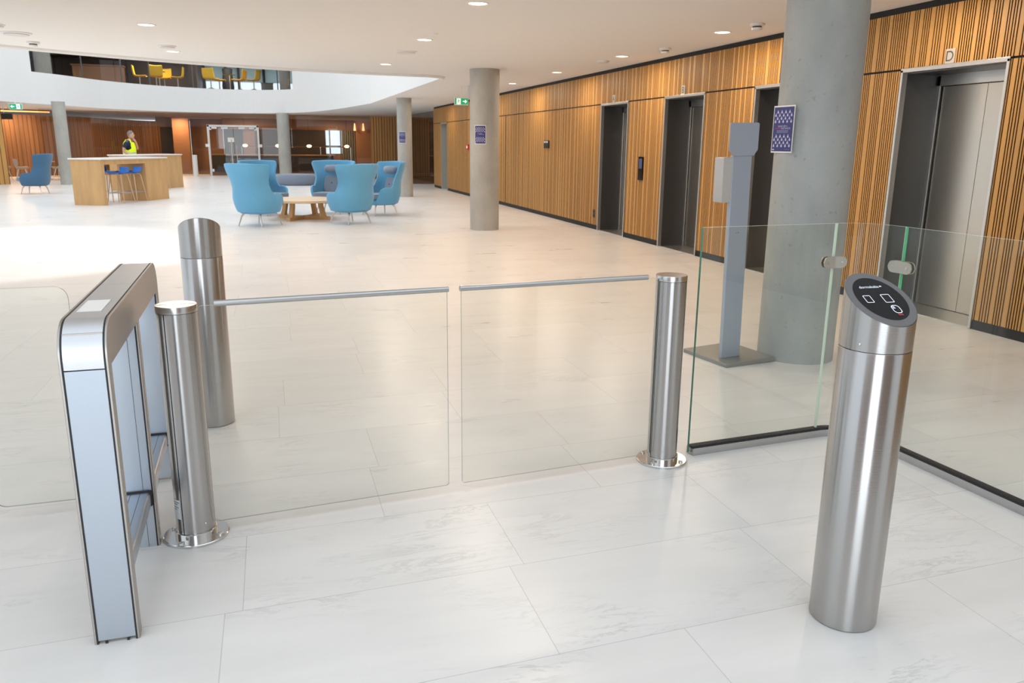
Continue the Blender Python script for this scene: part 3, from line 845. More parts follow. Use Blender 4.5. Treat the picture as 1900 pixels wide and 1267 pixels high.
disc(-3.09, 11.75, .10, 'small round vent disc cut by the left photo edge')
disc(-1.33, 13.36, .13, 'flat pale disc just before the faint downlight upper left')
tag(MB().ring([(.05, 0), (.045, -.012), (.02, -.018)], 20).build('ceiling_sensor', M['plastic']), 'tiny white sensor in the ceiling between two downlights', 'sensor').location = (2.12, 10.64, CZ)

def exit_sign(x, y, z, arrow, lab, s=1.0, ratio=2.0):
    t = thing('exit_sign', lab, 'exit sign', (x, y, z))
    w, h = .17 * s, .085 * s
    MB().box(-w, w, -.02, .02, -h, h).build('sign_box', M['plastic'], t, bevel=.004)
    MB().box(-w * .95, w * .95, -.022, -.0195, -h * .88, h * .88).build('green_face', M['green'], t, smooth=0)
    p = MB(); f = lambda u, v: (u, -.0235, v)
    sg = -1 if arrow == 'right' else 1
    cx = sg * w * .42
    p.flat([(cx - w * .30, -h * .8), (cx + w * .30, -h * .8), (cx + w * .30, h * .8), (cx - w * .30, h * .8)], f)
    ax = -sg * w * .45; d = -sg
    p.flat([(ax - d * w * .28, -h * .14), (ax + d * w * .05, -h * .14), (ax + d * w * .05, -h * .55), (ax + d * w * .36, 0), (ax + d * w * .05, h * .55), (ax + d * w * .05, h * .14), (ax - d * w * .28, h * .14)], f)
    p.build('white_symbols', M['sign_white'], t, smooth=0)
    g = MB(); f2 = lambda u, v: (cx + u * w, -.025, v * h)
    k = 1 if arrow == 'right' else -1
    g.flat([(k * .02 + .05 * math.cos(a * PI / 4), .5 + .1 * math.sin(a * PI / 4)) for a in range(8)], f2)
    g.flat([(k * -.06, .36), (k * .05, .38), (k * .03, -.05), (k * -.08, -.05)], f2)
    g.flat([(k * -.05, .0), (k * .02, .0), (k * .13, -.35), (k * .05, -.4)], f2)
    g.flat([(k * -.08, .0), (k * -.02, .0), (k * -.12, -.3), (k * -.22, -.62), (k * -.26, -.55)], f2)
    g.flat([(k * .0, .3), (k * .16, .12), (k * .18, .2), (k * .05, .38)], f2)
    g.build('running_figure', M['green'], t, smooth=0)
    MB().tube([(0, 0, h), (0, 0, CZ - z)], .012, 6).build('hanger', M['plastic'], t)
exit_sign(4.52, 19.5, 2.61, 'right', 'green exit sign with arrow to the right beside the mid hall column')
exit_sign(-7.78, 30.5, 2.665, 'left', 'green exit sign with arrow to the left under the balcony far left', 1.1)
t = thing('emergency_spotlight', 'small white emergency spotlight on the ceiling right of the exit sign', 'spotlight', (4.74, 19.6, CZ))
MB().box(-.05, .05, -.05, .05, -.1, 0).build('housing', M['plastic'], t, bevel=.01)
MB().ring([(.06, -.22), (.05, -.1)], 16).build('lamp_head', M['vent'], t)
t = thing('unlit_sign', 'dark unlit hanging sign on the far left under the balcony', 'sign', (-9.75, 36.5, 2.50))
MB().box(-.28, .28, -.03, .03, -.11, .11).build('sign_box', M['sign_dark'], t, bevel=.006)
MB().tube([(0, 0, .1), (0, 0, CZ - 2.5)], .012, 6).build('hanger', M['plastic'], t)

# ------------------------------------------------------------------ access gates
GA = math.atan2(.23, 2.269)
def arcshell(mb, a0, a1, r0, r1, z0, z1, n=24):
    a0, a1 = R(a0), R(a1)
    mb.ring([(r1, z0), (r1, z1)], n, a0=a0, a1=a1)
    mb.ring([(r0, z1), (r0, z0)], n, a0=a0, a1=a1)
    mb.ring([(r1, z1), (r0, z1)], n, a0=a0, a1=a1)
    mb.ring([(r0, z0), (r1, z0)], n, a0=a0, a1=a1)
    for a in (a0, a1):
        c, s = math.cos(a), math.sin(a)
        mb.add([(r0 * c, r0 * s, z0), (r1 * c, r1 * s, z0), (r1 * c, r1 * s, z1), (r0 * c, r0 * s, z1)], [(0, 1, 2, 3)])
def gate(loc, rotz, side, lab, lrail, wing_x):
    t = thing('swing_gate', lab, 'gate', loc, rotz, 'glass swing gates')
    fl = MB().ring([(.13, 0), (.13, .009), (.127, .012), (.09, .012)], 48)
    flo = fl.build('base_flange', M['steel_polish'], t)
    for k in range(4):
        a = R(45 + 90 * k + side * 12)
        MB().ring([(.011, .012), (.011, .018), (.006, .021)], 12, (.108 * math.cos(a), .108 * math.sin(a))).build('bolt', M['steel_polish'], flo)
    MB().ring([(.083, .012), (.083, .034), (.0745, .036)], 40, cap0=False, cap1=False).build('collar', M['steel_polish'], t)
    MB().ring([(.070, .012), (.070, .96)], 40).build('core', M['gasket'], t)
    g1, g2 = side * -10, side * -128
    lo, hi = min(g1, g2), max(g1, g2)
    sh = MB(); arcshell(sh, lo + 1.6, hi - 1.6, .066, .0765, .036, .955)
    sh.build('front_shell', M['turned'], t)
    sh = MB(); arcshell(sh, hi + 1.6, lo + 360 - 1.6, .066, .0765, .036, .955, 40)
    sh.build('rear_shell', M['turned'], t)
    cp = MB().ring([(.0775, .957), (.0775, .982), (.0765, .984)], 48)
    cpo = cp.build('cap', M['steel'], t)
    MB().box(-.0755, .0755, -.001, .001, .9835, .9848).build('cap_joint', M['alu_side'], cpo)
    sc = R(side * -60)
    MB().ball((.0765 * math.cos(sc), .0765 * math.sin(sc), .075), .005, 10, 6).build('screw', M['steel_polish'], t)
    gw = MB()
    gw.prism(rrect(.079, wing_x, .045, .972, .012, 3), -.004, .004, 'y', 0, 1)
    gl = gw.build('glass_wing', [M['glass_gate'], M['edge_grey']], t, smooth=0)
    rl = MB().tube([(lrail, 0, .978), (wing_x + .006, 0, .978)], .0125, 16)
    rlo = rl.build('top_rail', M['steel_satin'], gl)
    # little rating label low on the post
    st = MB(); a0 = R(side * -150 if side > 0 else side * -128 + 24)
    st.ring([(.0772, .10), (.0772, .185)], 6, a0=a0 - R(18), a1=a0 + R(18))
    so = st.build('rating_label', M['label'], t)
    ln = MB()
    for z, b in ((.172, 14), (.163, 10), (.150, 12), (.140, 8)): ln.ring([(.0775, z), (.0775, z + .003)], 5, a0=a0 - R(14), a1=a0 - R(14) + R(2 * b))
    ln.build('label_print', M['ink'], so)
    return t
gate((-.381, 3.309, 0), GA, 1, 'left glass swing gate on a steel post beside the grey pedestal', .139, 1.11)
gate((1.888, 3.538, 0), GA + PI, -1, 'right glass swing gate on a steel post beside the fixed glass barrier', .139, 1.105)

# pedestal with three legs
t = thing('barrier_pedestal', 'low brushed aluminium gate pedestal with three legs and a rounded end, nearest left', 'barrier', (-.57, 2.585, 0), R(1.2))
L0, L1, HT, RC = 0.0, 1.41, 1.07, .115
legs = [(0.0, .05), (.66, .71), (1.36, 1.41)]
def arc_pts(cy, cz, r, a0, a1, n=10): return [(cy + r * math.cos(R(a0 + (a1 - a0) * i / n)), cz + r * math.sin(R(a0 + (a1 - a0) * i / n))) for i in range(n + 1)]
outer = [(L0, 0)] + arc_pts(L0 + RC, HT - RC, RC, 180, 90) + arc_pts(L1 - RC, HT - RC, RC, 90, 0) + [(L1, 0)]
inner = [(1.36, 0), (1.36, .93), (.71, .93), (.71, 0), (.66, 0), (.66, .93), (.05, .93), (.05, 0)]
prof = outer + inner
for x in (-.068, .060):
    MB().prism(prof, x, x + .008, 'x').build('side_plate', M['alu_side'], t, smooth=30, bevel=.0015, seg=1)
# dark joint just inside the plates
for x in (-.060, .056):
    MB().prism(prof[:len(outer)] + inner, x, x + .004, 'x').build('joint_strip', M['gasket'], t, smooth=0)
def skin_strip(pts, th, x0, x1):
    mb = MB()
    ins = []
    for k, p in enumerate(pts):
        a = Vector(pts[max(k - 1, 0)]); b = Vector(pts[min(k + 1, len(pts) - 1)])
        d = (b - a).normalized(); ins.append((p[0] + d.y * th, p[1] - d.x * th))
    for k in range(len(pts) - 1):
        a, b, c, d = pts[k], pts[k + 1], ins[k + 1], ins[k]
        vs = [(x, q[0], q[1]) for x in (x0, x1) for q in (a, b, c, d)]
        mb.add(vs, [(0, 4, 5, 1), (3, 2, 6, 7), (0, 1, 2, 3), (4, 7, 6, 5)] + ([(0, 3, 7, 4)] if k == 0 else []) + ([(1, 5, 6, 2)] if k == len(pts) - 2 else []))
    return mb
e = .001
front_low = [(L0 + e, .012), (L0 + e, .926)]
front_cap = [(L0 + e, .930)] + arc_pts(L0 + RC, HT - RC, RC - e, 180, 90, 14) + [(.735, HT - e)]
back_cap = [(.7375, HT - e)] + arc_pts(L1 - RC, HT - RC, RC - e, 90, 0, 14) + [(L1 - e, .93)]
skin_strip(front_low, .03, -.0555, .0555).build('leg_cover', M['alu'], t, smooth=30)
skin_strip(front_cap, .03, -.0555, .0555).build('top_cover', M['alu_top_lit'], t, smooth=30)
skin_strip(back_cap, .03, -.0555, .0555).build('top_cover', M['alu_top_lit'], t, smooth=30)
skin_strip([(L1 - e, .926), (L1 - e, .012)], .03, -.0555, .0555).build('leg_cover', M['alu'], t, smooth=30)
MB().box(-.0555, .0555, .03, 1.38, .94, HT - .034).build('beam_core', M['alu_side'], t, smooth=0)
MB().box(-.059, .0555, .661, .709, .0, .94).build('leg', M['alu'], t, smooth=0)
MB().box(.025, .0262, .6595, .6612, .0, .93).build('leg_joint', M['gasket'], t, smooth=0)
MB().box(-.0555, .0555, 1.362, 1.38, .012, .94).build('leg', M['alu'], t, smooth=0)
for y0, y1, z in ((.05, .66, .24), (.71, 1.36, .235)):
    br = MB().prism(rrect(-.055, .052, z - .06, z, .012, 3), y0, y1, 'y')
    bo = br.build('cross_bar', M['alu'], t)
    for x in (-.02, .015): MB().box(x, x + .0015, y0, y1, z - .0002, z + .0006).build('bar_groove', M['gasket'], bo, smooth=0)
    MB().prism(rrect(-.058, .0585, z - .062, z + .006, .012, 3), y1 - .008, y1 + .001, 'y').build('gasket', M['gasket'], bo)
MB().box(-.042, .030, .20, .40, HT - .001, HT + .0008).build('white_sticker', M['sticker'], t, smooth=0)
for x in (-.03, .035):
    MB().box(x - .006, x + .002, -.001, .003, .0, .009).build('foot_clip', M['gasket'], t, smooth=0)
# glass wing on the far side of the pedestal
gw = MB().prism(rrect(-.625, -.245, .06, 1.012, .05, 6), 1.09, 1.10, 'y', 0, 1)
gw.build('glass_wing', [M['glass_gate'], M['edge_grey']], t, smooth=0)

for z in (.28, .62): MB().box(-.26, -.066, 1.085, 1.105, z, z + .05).build('wing_hinge', M['alu_side'], t, bevel=.003)

# round readers with a slanted face
def reader(loc, rotz, lab):
    t = thing('card_reader_post', lab, 'card reader', loc, rotz, 'round steel reader posts')
    r = .111; sl = .6; zc = 1.135; n = 72
    MB().ring([(r - .006, 0.0), (r, .004), (r, .976), (r - .001, .978)], n, cap1=False).build('post', M['turned'], t)
    MB().ring([(r - .004, .97), (r - .004, .99)], n, cap0=False, cap1=False).build('seam', M['gasket'], t)
    hd = MB(); vs = []
    for i in range(n):
        a = 2 * PI * i / n; x, y = r * math.cos(a), r * math.sin(a)
        vs += [(x, y, .9805), (x, y, zc + sl * y - .002)]
    hd.add(vs, [(2 * i, 2 * ((i + 1) % n), 2 * ((i + 1) % n) + 1, 2 * i + 1) for i in range(n)])
    hd.build('head', M['turned'], t)
    s = math.hypot(1, sl)
    def F(d): return lambda u, v: (u, v / s - d * sl / s, zc + sl * v / s + d / s)
    def ell(k, d, off=0): return [F(d)(r * k * math.cos(2 * PI * i / n), r * k * s * math.sin(2 * PI * i / n)) for i in range(n)]
    rm = MB()
    a, b, c = ell(1.0, -.002), ell(.985, .001), ell(.785, .001)
    rm.add(a + b + c, [(i, (i + 1) % n, n + (i + 1) % n, n + i) for i in range(n)] + [(n + i, n + (i + 1) % n, 2 * n + (i + 1) % n, 2 * n + i) for i in range(n)])
    rm.build('rim', M['rim'], t)
    ds = MB(); ds.add(ell(.785, .0012), [tuple(range(n))])
    dso = ds.build('reader_face', M['blackglass'], t)
    ic = MB(); f = F(.0022)
    def outline(poly_out, poly_in):
        k = len(poly_out)
        ic.add([f(*p) for p in poly_out] + [f(*p) for p in poly_in], [(i, (i + 1) % k, k + (i + 1) % k, k + i) for i in range(k)])
    outline(rrect(-.0615, -.0335, -.0175, .017, .004), rrect(-.0592, -.0358, -.0152, .0147, .0025))
    outline(rrect(.0065, .0405, -.021, .0185, .004), rrect(.0088, .0382, -.0187, .0162, .0025))
    outline(rrect(.0095, .0405, -.071, -.034, .012, 8), rrect(.0122, .0378, -.0683, -.0367, .0098, 8))
    tx, ff = text_mesh('dormakaba', width=.074)
    ic.add([f(u - .0105, v + .0565) for u, v in tx], ff)
    for uu in (.030, .0345): ic.flat([(uu, .0545), (uu + .0035, .0545), (uu + .0035, .0595), (uu, .0595)], f)
    ic.build('printed_symbols', M['icon'], dso, smooth=0)
    p2 = MB(); p2.flat([(.0135, -.050), (.0235, -.050), (.0235, -.039), (.0150, -.039)], f)
    p2.build('lilac_patch', M['lilac_icon'], dso, smooth=0)
    p3 = MB(); p3.flat(rrect(.014, .034, -.0825, -.0735, .003, 3), f)
    p3.flat([(.0255, -.060), (.0345, -.060), (.0345, -.058), (.0255, -.058)], f)
    p3.build('red_indicator', M['red_icon'], dso, smooth=0)
    sa = R(-155)
    MB().ball((r * math.cos(sa), r * math.sin(sa), 1.003), .0055, 10, 6).build('screw', M['steel_polish'], t)
    return t
rd = reader((1.848, 2.066, 0), 0, 'round steel reader post with black slanted face, nearest right')
dup(rd, (-.392, 4.765, 0), PI + R(4), 'round steel post behind the left swing gate, slanted face turned away')

# fixed glass barrier
t = thing('glass_barrier', 'chest-high clear glass barrier with rounded corner behind the reader post', 'glass barrier', (0, 0, 0))
A, B, Cc, D = Vector((2.062, 3.572)), Vector((2.913, 3.64)), Vector((3.142, 3.39)), Vector((3.235, 1.9))
d1 = (B - A).normalized(); d2 = (D - Cc).normalized()
# corner arc as a quadratic blend
K = Vector((3.128, 3.655))
arc = [tuple((1 - u) ** 2 * B + 2 * u * (1 - u) * K + u * u * Cc) for u in [i / 14 for i in range(15)]]
def path_wall(pts, th, z0, z1, mb, mi_face=0, mi_top=1, mi_end=2, mi_last=None):
    off = []
    for k, p in enumerate(pts):
        a = Vector(pts[max(k - 1, 0)]); b = Vector(pts[min(k + 1, len(pts) - 1)])
        d = (b - a).normalized(); n = Vector((d.y, -d.x)) * th / 2
        off.append(((p[0] + n.x, p[1] + n.y), (p[0] - n.x, p[1] - n.y)))
    for k in range(len(pts) - 1):
        (a, a2), (b, b2) = off[k], off[k + 1]
        mb.add([(a[0], a[1], z0), (b[0], b[1], z0), (b[0], b[1], z1), (a[0], a[1], z1)], [(0, 1, 2, 3)], mi_face)
        mb.add([(a2[0], a2[1], z0), (b2[0], b2[1], z0), (b2[0], b2[1], z1), (a2[0], a2[1], z1)], [(0, 3, 2, 1)], mi_face)
        mb.add([(a[0], a[1], z1), (b[0], b[1], z1), (b2[0], b2[1], z1), (a2[0], a2[1], z1)], [(0, 1, 2, 3)], mi_top)
        mb.add([(a[0], a[1], z0), (b[0], b[1], z0), (b2[0], b2[1], z0), (a2[0], a2[1], z0)], [(0, 1, 2, 3)], mi_top)
    for q, (a, a2) in enumerate((off[0], off[-1])):
        mb.add([(a[0], a[1], z0), (a2[0], a2[1], z0), (a2[0], a2[1], z1), (a[0], a[1], z1)], [(0, 1, 2, 3)], mi_last if q and mi_last is not None else mi_end)
    return mb
GH = 1.21
gm = [M['glass'], M['glass_edge_light'], M['glass_edge']]
gm3 = [M['glass'], M['glass_edge_light'], M['glass_edge_mid']]
gm2 = [M['glass'], M['glass_edge_light'], M['glass_edge_light']]
p1 = [tuple(A), tuple(B - d1 * .006)]
p3 = [tuple(Cc + d2 * .006), tuple(D)]
path_wall(p1, .016, .012, GH, MB(), mi_last=1).build('glass_panel', gm, t, smooth=0)
path_wall(arc, .016, .03, GH, MB()).build('glass_panel', gm2, t, smooth=30, label='curved corner glass panel')
path_wall(p3, .016, .03, GH, MB()).build('glass_panel', gm3, t, smooth=0)
full = [tuple(A + d1 * .012)] + [tuple(A.lerp(B, .5))] + arc + [tuple(Cc.lerp(D, .5)), tuple(D)]
path_wall(full, .062, 0, .040, MB()).build('base_channel', [M['steel_satin']] * 3, t, smooth=30)
path_wall(full, .038, .036, .050, MB()).build('gasket', [M['gasket']] * 3, t, smooth=30)
def clamp(p, da, db, z):
    # two plates either side of the joint, folded along the corner
    for s in (-1, 1):
        mb = MB(); hl, hh = .075, .031
        outl = []
        for i in range(13): outl.append((hl - hh + hh * math.cos(R(-90 + 15 * i)), hh * math.sin(R(-90 + 15 * i))))
        for i in range(13): outl.append((-hl + hh + hh * math.cos(R(90 + 15 * i)), hh * math.sin(R(90 + 15 * i))))
        def pos(u, v, d):
            dd = db if u > 0 else da
            nn = (Vector((da.y, -da.x)) + Vector((db.y, -db.x))).normalized() if abs(u) < .01 else Vector((dd.y, -dd.x))
            q = p + dd * u + nn * d
            return (q.x, q.y, z + v)
        d0, d1_ = s * .0085, s * .0165
        grid_u = [-hl + 2 * hl * i / 24 for i in range(25)]
        def half(u):
            if abs(u) <= hl - hh: return hh
            return math.sqrt(max(0, hh * hh - (abs(u) - hl + hh) ** 2))
        for k in range(24):
            u0, u1 = grid_u[k], grid_u[k + 1]; h0, h1 = half(u0), half(u1)
            vs = [pos(u0, -h0, d0), pos(u1, -h1, d0), pos(u1, h1, d0), pos(u0, h0, d0), pos(u0, -h0, d1_), pos(u1, -h1, d1_), pos(u1, h1, d1_), pos(u0, h0, d1_)]
            mb.add(vs, [(0, 3, 2, 1), (4, 5, 6, 7), (0, 1, 5, 4), (2, 3, 7, 6)])
        co_ = mb.build('clamp_plate', M['plate_steel'], t, smooth=35)
        for u in (-.045, .045):
            q = pos(u, 0, d1_ + s * .0005); nn = Vector((0, 0, 0))
            dd = db if u > 0 else da
            mm = MB(); mm.T = Matrix.Translation(q) @ Vector((dd.y * s, -dd.x * s, 0)).to_track_quat('Z', 'Y').to_matrix().to_4x4()
            mm.ring([(.0075, 0), (.0075, .001), (.004, .0012), (.003, -.001)], 14)
            mm.build('screw', M['steel'], co_)
M['plate_steel'] = mat('matt steel clamp', (0.50, 0.475, 0.43), 0.45, 0.9)
clamp(B, d1, (Vector(arc[3]) - Vector(arc[0])).normalized(), 1.0)
clamp(Cc, (Vector(arc[-1]) - Vector(arc[-4])).normalized(), d2, 1.0)

# ------------------------------------------------------------------ dispenser stand
t = thing('dispenser_stand', 'grey hand sanitiser stand on a square base in front of the big column', 'dispenser', (3.375, 5.33, 0), R(8.7))
t.rotation_euler = (0, R(-1.2), R(8.7))
MB().box(-.235, .235, -.26, .26, 0, .035).build('base_plate', M['stand_base'], t, bevel=.004)
MB().box(-.165, .010, -.12, -.085, .035, 1.545).build('post', M['stand'], t, bevel=.004)
sg = [(-.078 - .095, 1.545), (-.078 + .095, 1.545), (.052, 1.585)] + [(.043 + .012 * math.cos(R(a)), 1.763 + .012 * math.sin(R(a))) for a in (0, 45, 90)] + [(-.199 + .012 * math.cos(R(a)), 1.763 + .012 * math.sin(R(a))) for a in (90, 135, 180)] + [(-.208, 1.585)]
MB().prism(sg, -.128, -.121, 'y').build('sign_panel', M['stand'], t, smooth=0)
MB().prism(rrect(-.245, -.1655, 1.215, 1.535, .008, 3), -.118, -.02, 'y').build('dispenser_box', M['dispenser'], t, bevel=.003)
for x in (-.065, -.045): MB().ball((x - .03, -.12, .99), .005, 8, 6).build('screw', M['stand_base'], t)

# ------------------------------------------------------------------ lounge: wing chairs
def sstep(a, b, x):
    u = min(1, max(0, (x - a) / (b - a))); return u * u * (3 - 2 * u)
def chair(loc, rotz, lab, fm, grp='high wing-back armchairs'):
    t = thing('wing_armchair', lab, 'armchair', loc, rotz, grp)
    def top(th):
        a = abs(th)
        zt = 1.22 - .015 * sstep(20, 60, a)
        if a > 58: zt = 1.205 - (1.205 - .63) * sstep(60, 84, a)
        if a > 84: zt = .63 + .035 * math.sin(R((a - 84) / 36 * 180)) - .03 * sstep(84, 118, a)
        if a > 118: zt -= .20 * sstep(118, 134, a)
        return zt
    def pt(th, z):
        k = (z - .27) / .95
        rx = .36 + .085 * math.sin(min(k / .33, 1) * PI / 2) - .05 * math.exp(-((k - .55) / .17) ** 2) + .075 * sstep(.66, 1.0, k)
        ry = .35 + .06 * math.sin(min(k / .33, 1) * PI / 2) + .03 * k
        a = R(th)
        c, s = math.cos(a), math.sin(a)
        q = 2.5
        den = (abs(c) ** q + abs(s) ** q) ** (1 / q)
        x = rx * s / den; y = -ry * c / den
        y -= .10 * sstep(.3, 1, k)
        wing = sstep(40, 66, abs(th)) * sstep(.62, 1.0, k)
        x += .05 * wing * (1 if th > 0 else -1); y += .09 * wing
        return (x, y, z)
    nth = 57
    def fn(u, v):
        th = -134 + 268 * u
        z = .27 + (top(th) - .27) * v
        return pt(th, z)
    sh = MB().grid(fn, nth, 15)
    n = 40
    und = [pt(-180 + 360 * i / n, .275) for i in range(n)]
    und = [(x * .98, y * .98 if y < .3 else y, z) for x, y, z in und]
    sh.build('shell', fm, t, smooth=180, solid=.045, subsurf=1)
    sb = MB()
    k2 = [(.90, .245), (1.0, .27), (1.03, .37), (.98, .40)]
    sb.add([(x * k * .94, (y if y < 0 else y * .98) * k * .97, zz) for k, zz in k2 for x, y, z in [pt(-180 + 360 * i / n, .30) for i in range(n)]],
           [(j * n + i, j * n + (i + 1) % n, (j + 1) * n + (i + 1) % n, (j + 1) * n + i) for j in range(3) for i in range(n)] + [tuple(range(n))[::-1], tuple(3 * n + i for i in range(n))])
    sb.build('seat_base', fm, t, smooth=50)
    sc = MB(); sc.prism(rrect(-.335, .335, -.22, .40, .09, 5), .40, .49)
    sc.build('seat_cushion', M['cushion'], t, smooth=40, bevel=.025, seg=3)
    def pad(u, v, w0, w1, z0, z1, y0, y1, th):
        pass
    bc = MB()
    pl = [(-.25, .50), (.25, .50), (.285, .60), (.25, .84), (.19, .90), (-.19, .90), (-.25, .84), (-.285, .60)]
    bc.prism(pl, -.30, -.22, 'y')
    bco = bc.build('back_cushion', M['cushion'], t, smooth=40, bevel=.03, seg=3)
    bco.matrix_local = Matrix.Translation((0, 0, 0)) @ Matrix.Rotation(R(9), 4, 'X') @ Matrix.Translation((0, .05, 0))
    for x in (-.075, .075): MB().ball((x, -.218, .73), (.018, .008, .018), 10, 6).build('button', M['button'], bco)
    hc = MB().tube([(-.22, -.30, 1.02), (-.19, -.29, 1.02), (0, -.285, 1.02), (.19, -.29, 1.02), (.22, -.30, 1.02)], [.05, .085, .095, .085, .05], 14)
    hco = hc.build('headrest', M['cushion'], t, smooth=60)
    for sx in (-1, 1):
        for sy, yy in ((-1, -.24), (1, .27)):
            MB().tube([(sx * .20, yy * .85, .25), (sx * .235, yy, .19), (sx * .29, yy * 1.14, .006), (sx * .291, yy * 1.15, 0)], [.024, .017, .011, .011], 10).build('leg', M['leg'], t)
    return t
ch = chair((-.24, 16.75, 0), R(-40), 'blue wing armchair nearest the camera at left of the round table, back turned', M['chair'])
dup(ch, (-.08, 19.3, 0), R(-140), 'blue wing armchair mostly hidden behind the nearest left one')
dup(ch, (1.37, 19.45, 0), R(158), 'blue wing armchair facing the camera with grey cushions showing')
dup(ch, (1.56, 16.85, 0), R(33), 'blue wing armchair right of the round table, back turned')
dup(ch, (2.42, 18.75, 0), R(112), 'rightmost blue wing armchair, seen from its side')
chair((-6.95, 28.2, 0), R(82), 'blue wing armchair alone at far left, shade put into its colour, facing left', M['chair_shaded'])

# round coffee table on crossed frames
t = thing('coffee_table', 'round pale wood coffee table between the blue armchairs', 'table', (.66, 18.1, 0), R(12))
MB().ring([(.74, .375), (.80, .385), (.80, .425), (.795, .43)], 64).build('table_top', M['wood_pale'], t)
for k in range(2):
    fr = MB(); fr.T = Matrix.Rotation(R(45 + 90 * k), 4, 'Z')
    fr.prism([(-.62, 0), (.62, 0), (.62, .07), (.54, .07), (.47, .30), (.47, .375), (.39, .375), (.39, .30), (.44, .07), (-.44, .07), (-.39, .30), (-.39, .375), (-.47, .375), (-.47, .30), (-.54, .07), (-.62, .07)][::-1], -.045 + .0, .045, 'y')
    fr.build('cross_frame', M['wood_table'], t, smooth=0)
# poufs
def pouf(loc, rx, ry, h, m, lab):
    t = tag(MB().ring([(.80, 0), (.88, .02), (.97, .25 * h), (1.0, .5 * h), (.98, .78 * h), (.90, .93 * h), (.7, h), (.3, h * 1.01)], 40, sx=rx, sy=ry).build('pouf', m), lab, 'pouf')
    t.location = loc
pouf((.97, 33.0, 0), .83, .62, .43, M['pouf'], 'wide grey oval pouf behind the blue armchairs')
pouf((.14, 33.9, 0), .40, .4, .40, M['pouf_dark'], 'dark grey pouf peeking out left of the wide grey pouf')
pouf((1.90, 34.0, 0), .42, .4, .40, M['pouf_dark'], 'dark grey pouf peeking out right of the wide grey pouf')

# high tables
def bar(loc, rotz, lab):
    t = thing('high_table', lab, 'table', loc, rotz, 'long oak high tables')
    Ln, W = 1.475, .425
    MB().box(-W - .03, W + .03, -Ln - .03, Ln + .03, 1.14, 1.175).build('table_top', M['top_white'], t, bevel=.004)
    MB().box(-W, W, -Ln, -Ln + .13, 0, 1.14).build('end_panel', M['wood_table'], t, bevel=.003)
    MB().box(-W, W, Ln - 1.05, Ln, 0, 1.14).build('end_block', M['wood_table'], t, bevel=.003)
    MB().box(-W, W, -Ln + .13, Ln - 1.05, 1.02, 1.14).build('apron', M['wood_table'], t, smooth=0)
    return t
BR = R(-24.8)
b1 = bar((-3.835, 24.24, 0), BR, 'nearer oak high table with blue stools tucked under it')
dup(b1, (-4.035, 30.74, 0), BR, 'farther oak high table in front of the man in the yellow vest')
def stool(loc, rotz, lab):
    t = thing('bar_stool', lab, 'stool', loc, rotz, 'blue bar stools at the high tables')
    def fn(u, v):
        # v: front edge -> seat -> low back ; u across
        prof = [(.19, .80), (.17, .825), (.05, .815), (-.10, .815), (-.17, .835), (-.20, .89), (-.215, .96), (-.225, 1.0)]
        p = v * (len(prof) - 1); i = min(int(p), len(prof) - 2); f = p - i
        y = prof[i][0] + (prof[i + 1][0] - prof[i][0]) * f; z = prof[i][1] + (prof[i + 1][1] - prof[i][1]) * f
        w = .205 - .02 * abs(2 * v - 1) ** 3
        x = (2 * u - 1) * w
        z += .05 * abs(2 * u - 1) ** 2.5 * (1 if v < .75 else .2)
        y += .06 * abs(2 * u - 1) ** 2 * sstep(.5, 1, v)
        return (x, y, z)
    MB().grid(fn, 13, 22).build('seat', M['stool'], t, smooth=180, solid=.02, subsurf=1)
    for sx in (-1, 1):
        for sy in (-1, 1):
            MB().tube([(sx * .05, sy * .05, .80), (sx * .13, sy * .13, .795), (sx * .155, sy * .155, .74), (sx * .24, sy * .24, 0)], [.013, .016, .016, .012], 8).build('leg', M['stool_leg'], t)
    rg = [(.21 * c, .21 * s, .28) for c, s in ((1, 1), (1, -1), (-1, -1), (-1, 1))]
    MB().tube(rg, .008, 8, close=True).build('footrest', M['steel'], t)
    return t
def stool_low(o): o.scale = (1, 1, .94); return o
s1 = stool((-3.84, 23.74, 0), BR + R(90), 'blue bar stool at the near table, closest to the camera')
stool_low(s1)
dup(s1, (-3.60, 24.28, 0), BR + R(90), 'blue bar stool at the near table, right next to the end block')
dup(s1, (-4.18, 24.22, 0), BR + R(-90), 'blue bar stool on the far long side of the near table, its back showing')
dup(s1, (-3.66, 30.42, 0), BR + R(90), 'blue bar stool at the farther table, nearly hidden by the near table')

# tan chairs by the oak wall
def tan_chair(loc, rotz, lab):
    t = thing('shell_chair', lab, 'chair', loc, rotz, 'tan chairs by the dark oak wall')
    def fn(u, v):
        prof = [(.24, .46), (.20, .475), (0, .455), (-.16, .46), (-.22, .53), (-.25, .68), (-.28, .86)]
        p = v * (len(prof) - 1); i = min(int(p), len(prof) - 2); f = p - i
        y = prof[i][0] + (prof[i + 1][0] - prof[i][0]) * f; z = prof[i][1] + (prof[i + 1][1] - prof[i][1]) * f
        x = (2 * u - 1) * .25
        e = abs(2 * u - 1)
        return (x, y + .12 * e ** 2.2 * sstep(.45, .9, v), z + .09 * e ** 2.5 * (1 - sstep(.55, .9, v)))
    MB().grid(fn, 13, 20).build('shell', M['tan'], t, smooth=180, solid=.02, subsurf=1)
    for sx in (-1, 1):
        for sy in (-1, 1):
            MB().tube([(sx * .12, sy * .12, .455), (sx * .23, sy * .23, 0)], [.014, .011], 8).build('leg', M['leg'], t)
    return t
c1 = tan_chair((-9.75, 37.9, 0), R(-70), 'tan shell chair left of the shaded blue armchair')
dup(c1, (-8.42, 38.3, 0), R(75), 'tan shell chair just left of the far left column')
dup(c1, (-10.6, 38.6, 0), R(-60), 'tan shell chair farthest left, partly hidden by the oak wall end')
t = thing('cafe_table', 'small round table between the tan chairs', 'table', (-9.1, 38.9, 0))
